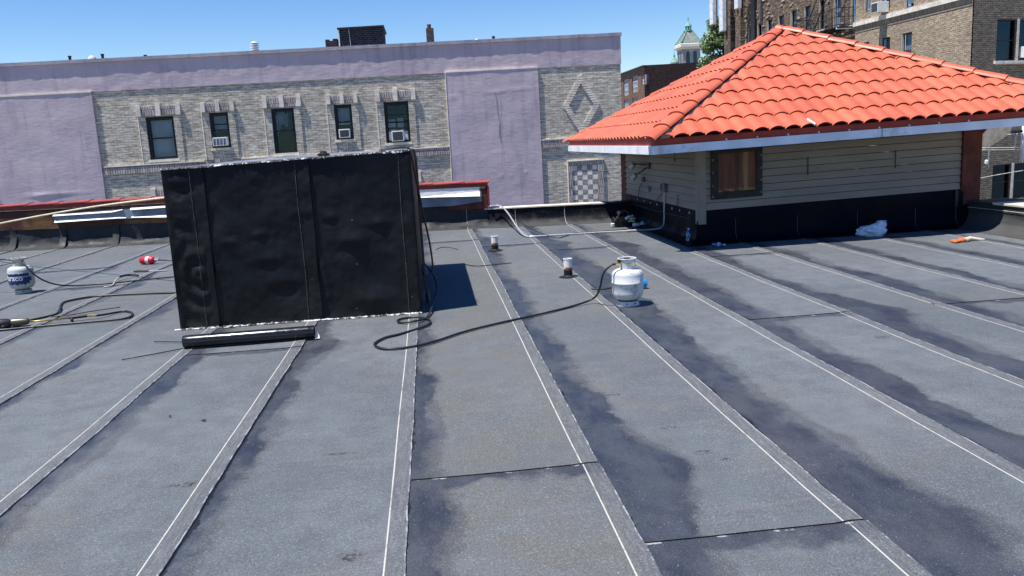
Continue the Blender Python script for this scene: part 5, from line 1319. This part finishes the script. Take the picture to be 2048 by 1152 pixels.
# mobile antennas on poles at the block's far corner
def antenna(u, d, z0, z1, w, lab, pole_z=5.):
    t = empty('panel_antenna', LP(u, d, z0), lab, 'antenna', 'panel antennas on the brown brick wall')
    MB().box(u-w/2, u+w/2, d-.30, d, z0, z1, LP).build('panel', m_whitemetal, t, bevel=.04)
    MB().tube([LP(u,d+.12,z0-.5), LP(u,d+.12,z1+.5)], .05, 8).build('pole', m_dark, t, smooth=True)
    mb = MB(); mb.tube([LP(u-.05,d-.15,z0-.3), LP(u-.05,d-.15,z0)], .02, 5); mb.tube([LP(u+.06,d-.15,z0-.4), LP(u+.06,d-.15,z0)], .02, 5); mb.build('connector', m_black, t)
antenna(24.6,-.7,8.6,11.2,.55,'leftmost white panel antenna, beside the tree')
antenna(22.5,-.9,7.9,11.2,.55,'long middle white panel antenna on the brown brick wall')
antenna(20.6,-.7,9.0,11.2,.5,'short right hand white panel antenna on the brown brick wall')
o = MB(); o.box(23.4,23.8,-.75,-.4,9.0,9.4,LP); tag(o.build('radio_box', m_acw, bevel=.02, loc=LP(23.6,-.5,9)), 'small white radio unit between the two left antennas', 'radio unit')
for u, lab in ((21.9,'dark strip for the shadowed gap beside the middle antenna'),(20.0,'dark strip for the shadowed gap right of the antennas')):  # dark strips standing in for shadowed gaps in the wall
    tag(MB().box(u-.28,u+.28,-.16,-.003,5,14,LP).build('shadow_strip', m_dark, loc=LP(u,0,5)), lab, 'shadow strip')
tag(MB().tube([LP(18.9,-.12,7.9),LP(18.9,-.12,14)], .06, 8).build('downpipe', plain('slate_pipe', (.16,.2,.28), .6), smooth=True, loc=LP(18.9,0,8)), 'slate blue downpipe on the brown brick wall', 'pipe')
# things seen under the right eave: wires, white mast, beige gable
g_ = MB()
g_.poly([(12.2,18,1.9),(12.2,18,.82),(12.62,18,.80),(13.25,18,1.15),(13.6,18,1.9)]); g_.poly([(12.2,18.3,1.9),(13.6,18.3,1.9),(13.25,18.3,1.15),(12.62,18.3,.80),(12.2,18.3,.82)])
g_.poly([(12.2,18,.82),(12.2,18.3,.82),(12.62,18.3,.80),(12.62,18,.80)]); g_.poly([(12.62,18,.80),(12.62,18.3,.80),(13.25,18.3,1.15),(13.25,18,1.15)])
tag(g_.build('beige_bulkhead', plain('beige_stucco', (.44,.37,.27), .9), loc=(12.8,18,1.3)), 'beige overhanging gable beyond the brown post under the right eave', 'bulkhead')
for i, (P, lab) in enumerate((([(10.9,16,.31),(11.6,16,.40),(12.6,16,.50)], 'lowest pale wire beyond the brown post'), ([(10.9,16,.975),(12.6,16,.90)], 'upper pale wire of the pair beyond the brown post'), ([(10.9,16,.93),(12.6,16,.86)], 'lower pale wire of the pair beyond the brown post'), ([(11.75,16,1.20),(12.6,16,1.22)], 'short thick pale wire tight under the right eave'))):
    line_obj('utility_wire', P, .008, m_seamwhite, lab, 'wire', 5, 4)
t = empty('service_mast', (12.05,16,.5), 'white service mast with small insulators at the right edge under the eave', 'mast')
MB().tube([(12.08,16,.62),(12.10,16,1.6)], .035, 8).build('mast', m_whitemetal, t, smooth=True)
MB().tube([(11.92,16,.70),(11.93,16,1.18),(12.02,16,1.24)], .014, 6).build('conduit', m_cond, t, smooth=True)
mb = MB()
for k in range(4): mb.lathe([(.02,0),(.03,.03),(.02,.06),(0,.06)], (11.84+.06*k,15.97,1.225), 8)
mb.build('insulator', m_dark, t)
MB().box(11.35,11.37,15.99,16.0,.55,1.0).build('bracket', m_cond, t); MB().lathe([(0,0),(.035,.02),(.035,.08),(0,.1)], (11.32,16,.62), 8).build('globe', m_acw, t)

# ------------------------------------------------------------------ distant brown building, church, tree
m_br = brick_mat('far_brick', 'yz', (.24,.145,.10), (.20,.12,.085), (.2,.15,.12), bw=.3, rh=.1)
m_brd = brick_mat('far_brick_shaded', 'xz', (.075,.045,.042), (.06,.037,.036), (.07,.05,.048), bw=.3, rh=.1)  # darker copy of the far brick, with the wall's shade in its colour
t = empty('brown_school_building', (19.86,75,-9), 'distant brown brick building with large gridded windows beside the lilac facade', 'building')
FX = 19.86; WQ = [(81.0,83.1,5.4,6.95),(77.3,79.6,5.5,7.0),(75.0,76.0,6.0,6.8),(77.3,79.6,2.6,5.0),(81.0,83.1,2.6,5.0),(75.0,76.0,3.2,4.7)]
QP = lambda u, d, z: (FX+d, u, z)
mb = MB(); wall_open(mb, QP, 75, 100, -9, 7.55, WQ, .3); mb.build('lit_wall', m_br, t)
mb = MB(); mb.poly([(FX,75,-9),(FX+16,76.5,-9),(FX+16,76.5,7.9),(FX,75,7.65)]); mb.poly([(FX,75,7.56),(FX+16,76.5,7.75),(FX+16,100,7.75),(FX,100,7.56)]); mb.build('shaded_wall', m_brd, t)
MB().box(75,100,-.15,.2,7.551,7.66,QP).build('coping', m_dark, t); 
MB().box(75,100,-.08,-.001,7.05,7.12,QP).build('string_course', m_brd, t)
for a, b_, c, d in WQ:
    w = MB().box(a,b_,.2,.22,c,d,QP).build('window', m_glassdk, t); MB().box(a,b_,.35,.36,c,d,QP).build('room', m_blind, w)
    mb = MB(); n = 5
    for k in range(n+1): u = a+(b_-a)*k/n; mb.box(u-.05,u+.05,.1,.18,c,d,QP)
    for k in range(4): z = c+(d-c)*k/3; mb.box(a,b_,.1,.17,z-.05,z+.05,QP)
    mb.build('grid_bars', plain('pale_bars', (.55,.58,.62), .6) if 'pale_bars' not in bpy.data.materials else bpy.data.materials['pale_bars'], w)
# church tower
t = empty('church_tower', (47.85,150,-9), 'distant church tower with green copper roof and cross', 'tower')
m_stone = plain('grey_stone', (.36,.34,.33), .9, .2, 0, .2, .8); m_cop = plain('green_copper', (.16,.34,.27), .7, .3, 0, .3, .7); m_slate = plain('pale_slate', (.22,.25,.22), .8, .2, 0, .2, 1.)
cx, cy = 48.55, 151.8
def octo(r, z, n=4, rot=PI/4): return [(cx+r*math.cos(rot+2*PI*k/n), cy+r*math.sin(rot+2*PI*k/n), z) for k in range(n)]
def prism(mb, levels, n=4, rot=PI/4, cap=True):
    R = [mb.pts(octo(r, z, n, rot)) for r, z in levels]
    for a, b_ in zip(R, R[1:]):
        for k in range(n): mb.face(a+k, a+(k+1)%n, b_+(k+1)%n, b_+k)
    if cap: mb.face(*[R[-1]+k for k in range(n)])
q = 1.414; RT = PI/4+.0
mb = MB(); prism(mb, [(1.75*q,-9),(1.65*q,16.5)], 4, RT); mb.build('shaft', m_stone, t)
mb = MB(); prism(mb, [(1.7*q,16.2),(2.05*q,16.6),(2.05*q,17.1),(1.95*q,17.2)], 4, RT); mb.build('cornice', m_ftrim, t)
mb = MB(); prism(mb, [(1.8*q,17.2),(1.75*q,17.4),(.55*q,19.5)], 4, RT); mb.build('spire_roof', m_slate, t)
mb = MB()
for k in range(4):
    a = octo(1.77*q, 17.4, 4, RT)[k]; b_ = octo(.55*q, 19.5, 4, RT)[k]; mb.tube([a, b_], .13, 5)
prism(mb, [(1.86*q,17.21),(1.86*q,17.35)], 4, RT); mb.build('copper_ridge', m_cop, t)
mb = MB(); prism(mb, [(.62*q,19.45),(.62*q,19.6)], 8, 0)
for k in range(6): a = 2*PI*k/6; mb.tube([(cx+.5*math.cos(a),cy+.5*math.sin(a),19.5),(cx+.45*math.cos(a),cy+.45*math.sin(a),20.3)], .11, 5)
mb.lathe([(.6,20.25),(.65,20.35),(.5,20.7),(.2,20.95),(.1,21.2),(0,21.2)], (cx,cy,0), 12); mb.build('lantern', m_cop, t, smooth=True, auto=40)
mb = MB(); mb.tube([(cx,cy,21.),(cx,cy,22.0)], .06, 5); mb.tube([(cx-.25,cy,21.65),(cx+.25,cy,21.65)], .06, 5); mb.build('cross', m_cop, t)
for s_ in (-1, 1):
    for ax_ in (uF, ):
        pass
dF = Vector((1,0,0)); nn = Vector((0,-1,0)); c0 = Vector((cx, cy, 0))
for s_ in (-.65, .65):
    p = c0 + nn*1.67 + dF*s_; mb = MB()
    P = [p+dF*(.33*math.cos(PI*k/8))+Vector((0,0,15.5+.33*math.sin(PI*k/8))) for k in range(9)] + [p-dF*.33+Vector((0,0,13)), p+dF*.33+Vector((0,0,13))]
    mb.poly(P); mb.build('belfry_opening', plain('louvre_green', (.05,.10,.11), .8) if 'louvre_green' not in bpy.data.materials else bpy.data.materials['louvre_green'], t)
    p = c0 - dF*1.67 + nn*s_; mb = MB(); mb.poly([p+nn*(.33*math.cos(PI*k/8))+Vector((0,0,15.5+.33*math.sin(PI*k/8))) for k in range(9)] + [p-nn*.33+Vector((0,0,13)), p+nn*.33+Vector((0,0,13))]); mb.build('belfry_opening', bpy.data.materials['louvre_green'], t)
for a, b_ in ((-1,-1),(1,-1),(-1,1),(1,1)):
    p = c0 + dF*1.85*a - nn*1.85*b_; MB().lathe([(.16,0),(.18,.35),(.08,.5),(.03,.95),(0,.95)], (p.x,p.y,17.2), 8).build('finial', m_cop, t, smooth=True)
t = empty('church_turret', (45.0,149,-9), 'small green copper pinnacle left of the church tower', 'turret')
MB().lathe([(.7,-9),(.7,13.6),(.8,13.7),(.8,13.9),(0,13.9)], (45.0,149,0), 8).build('shaft', m_stone, t)
MB().lathe([(.75,13.9),(.35,14.5),(.15,14.8),(.2,15.0),(.05,15.3),(.03,16.2),(0,16.2)], (45.0,149,0), 8).build('spire', m_cop, t, smooth=True, auto=40)

def leaf_mat():
    b = NB('foliage', .6, .3); P = b.co(); g = b.N.new('ShaderNodeNewGeometry')
    c = b.mix(g.outputs['Random Per Island'], (.12,.19,.085), (.22,.30,.15))
    c = b.mix(b.step(b.noise(P, .9, 3), .4, .62), c, b.mix(1., c, (1.35,1.3,1.1), 'MULTIPLY')); b.base(c)
    return b.mat
m_leaf = leaf_mat(); m_bark = plain('bark', (.10,.08,.06), .9, .1)
def tree(x, y, z0, zt, rx, lab, n=9000, seed=1):
    rg = random.Random(seed); t = empty('street_tree', (x,y,z0), lab, 'tree')
    mb = MB(); mb.tube([(x,y,z0),(x+.1,y,z0+5),(x,y,zt-6)], .35, 8, r2=.18)
    cl = []
    for k in range(64):
        h = rg.random(); zz = zt-8.5*(h**1.1); w = rx*(.25+.85*math.sin(PI*min(1, (zt-zz)/9+.12))); a = rg.uniform(0,2*PI); q = rg.random()**.45
        cx_, cy_ = x+w*q*math.cos(a), y+w*q*math.sin(a); cl.append((cx_, cy_, zz, rg.uniform(.45,.95)))
        mb.tube([(x,y,min(zz-1.2, zt-5)),((x+cx_)/2,(y+cy_)/2,zz-.7),(cx_,cy_,zz)], .07, 4, r2=.015)
    mb.build('trunk', m_bark, t, smooth=True)
    lf = MB()
    for k in range(n):
        c = rg.choice(cl); v_ = Vector((rg.gauss(0,1),rg.gauss(0,1),rg.gauss(0,1))).normalized()*c[3]*rg.random()**.4
        p = Vector(c[:3]) + Vector((v_.x, v_.y, v_.z*.75)); s_ = rg.uniform(.07,.15)
        a = Vector((rg.gauss(0,1),rg.gauss(0,1),rg.gauss(0,.5))).normalized(); b_ = a.cross(Vector((rg.gauss(0,1),rg.gauss(0,1),rg.gauss(0,1)))).normalized()
        lf.poly([p-a*s_, p+b_*s_*.6, p+a*s_, p-b_*s_*.6])
    lf.build('crown', m_leaf, t)
tree(22.4, 61, -9, 9.4, 1.75, 'dense green tree rising between the church tower and the brown brick block', 26000)
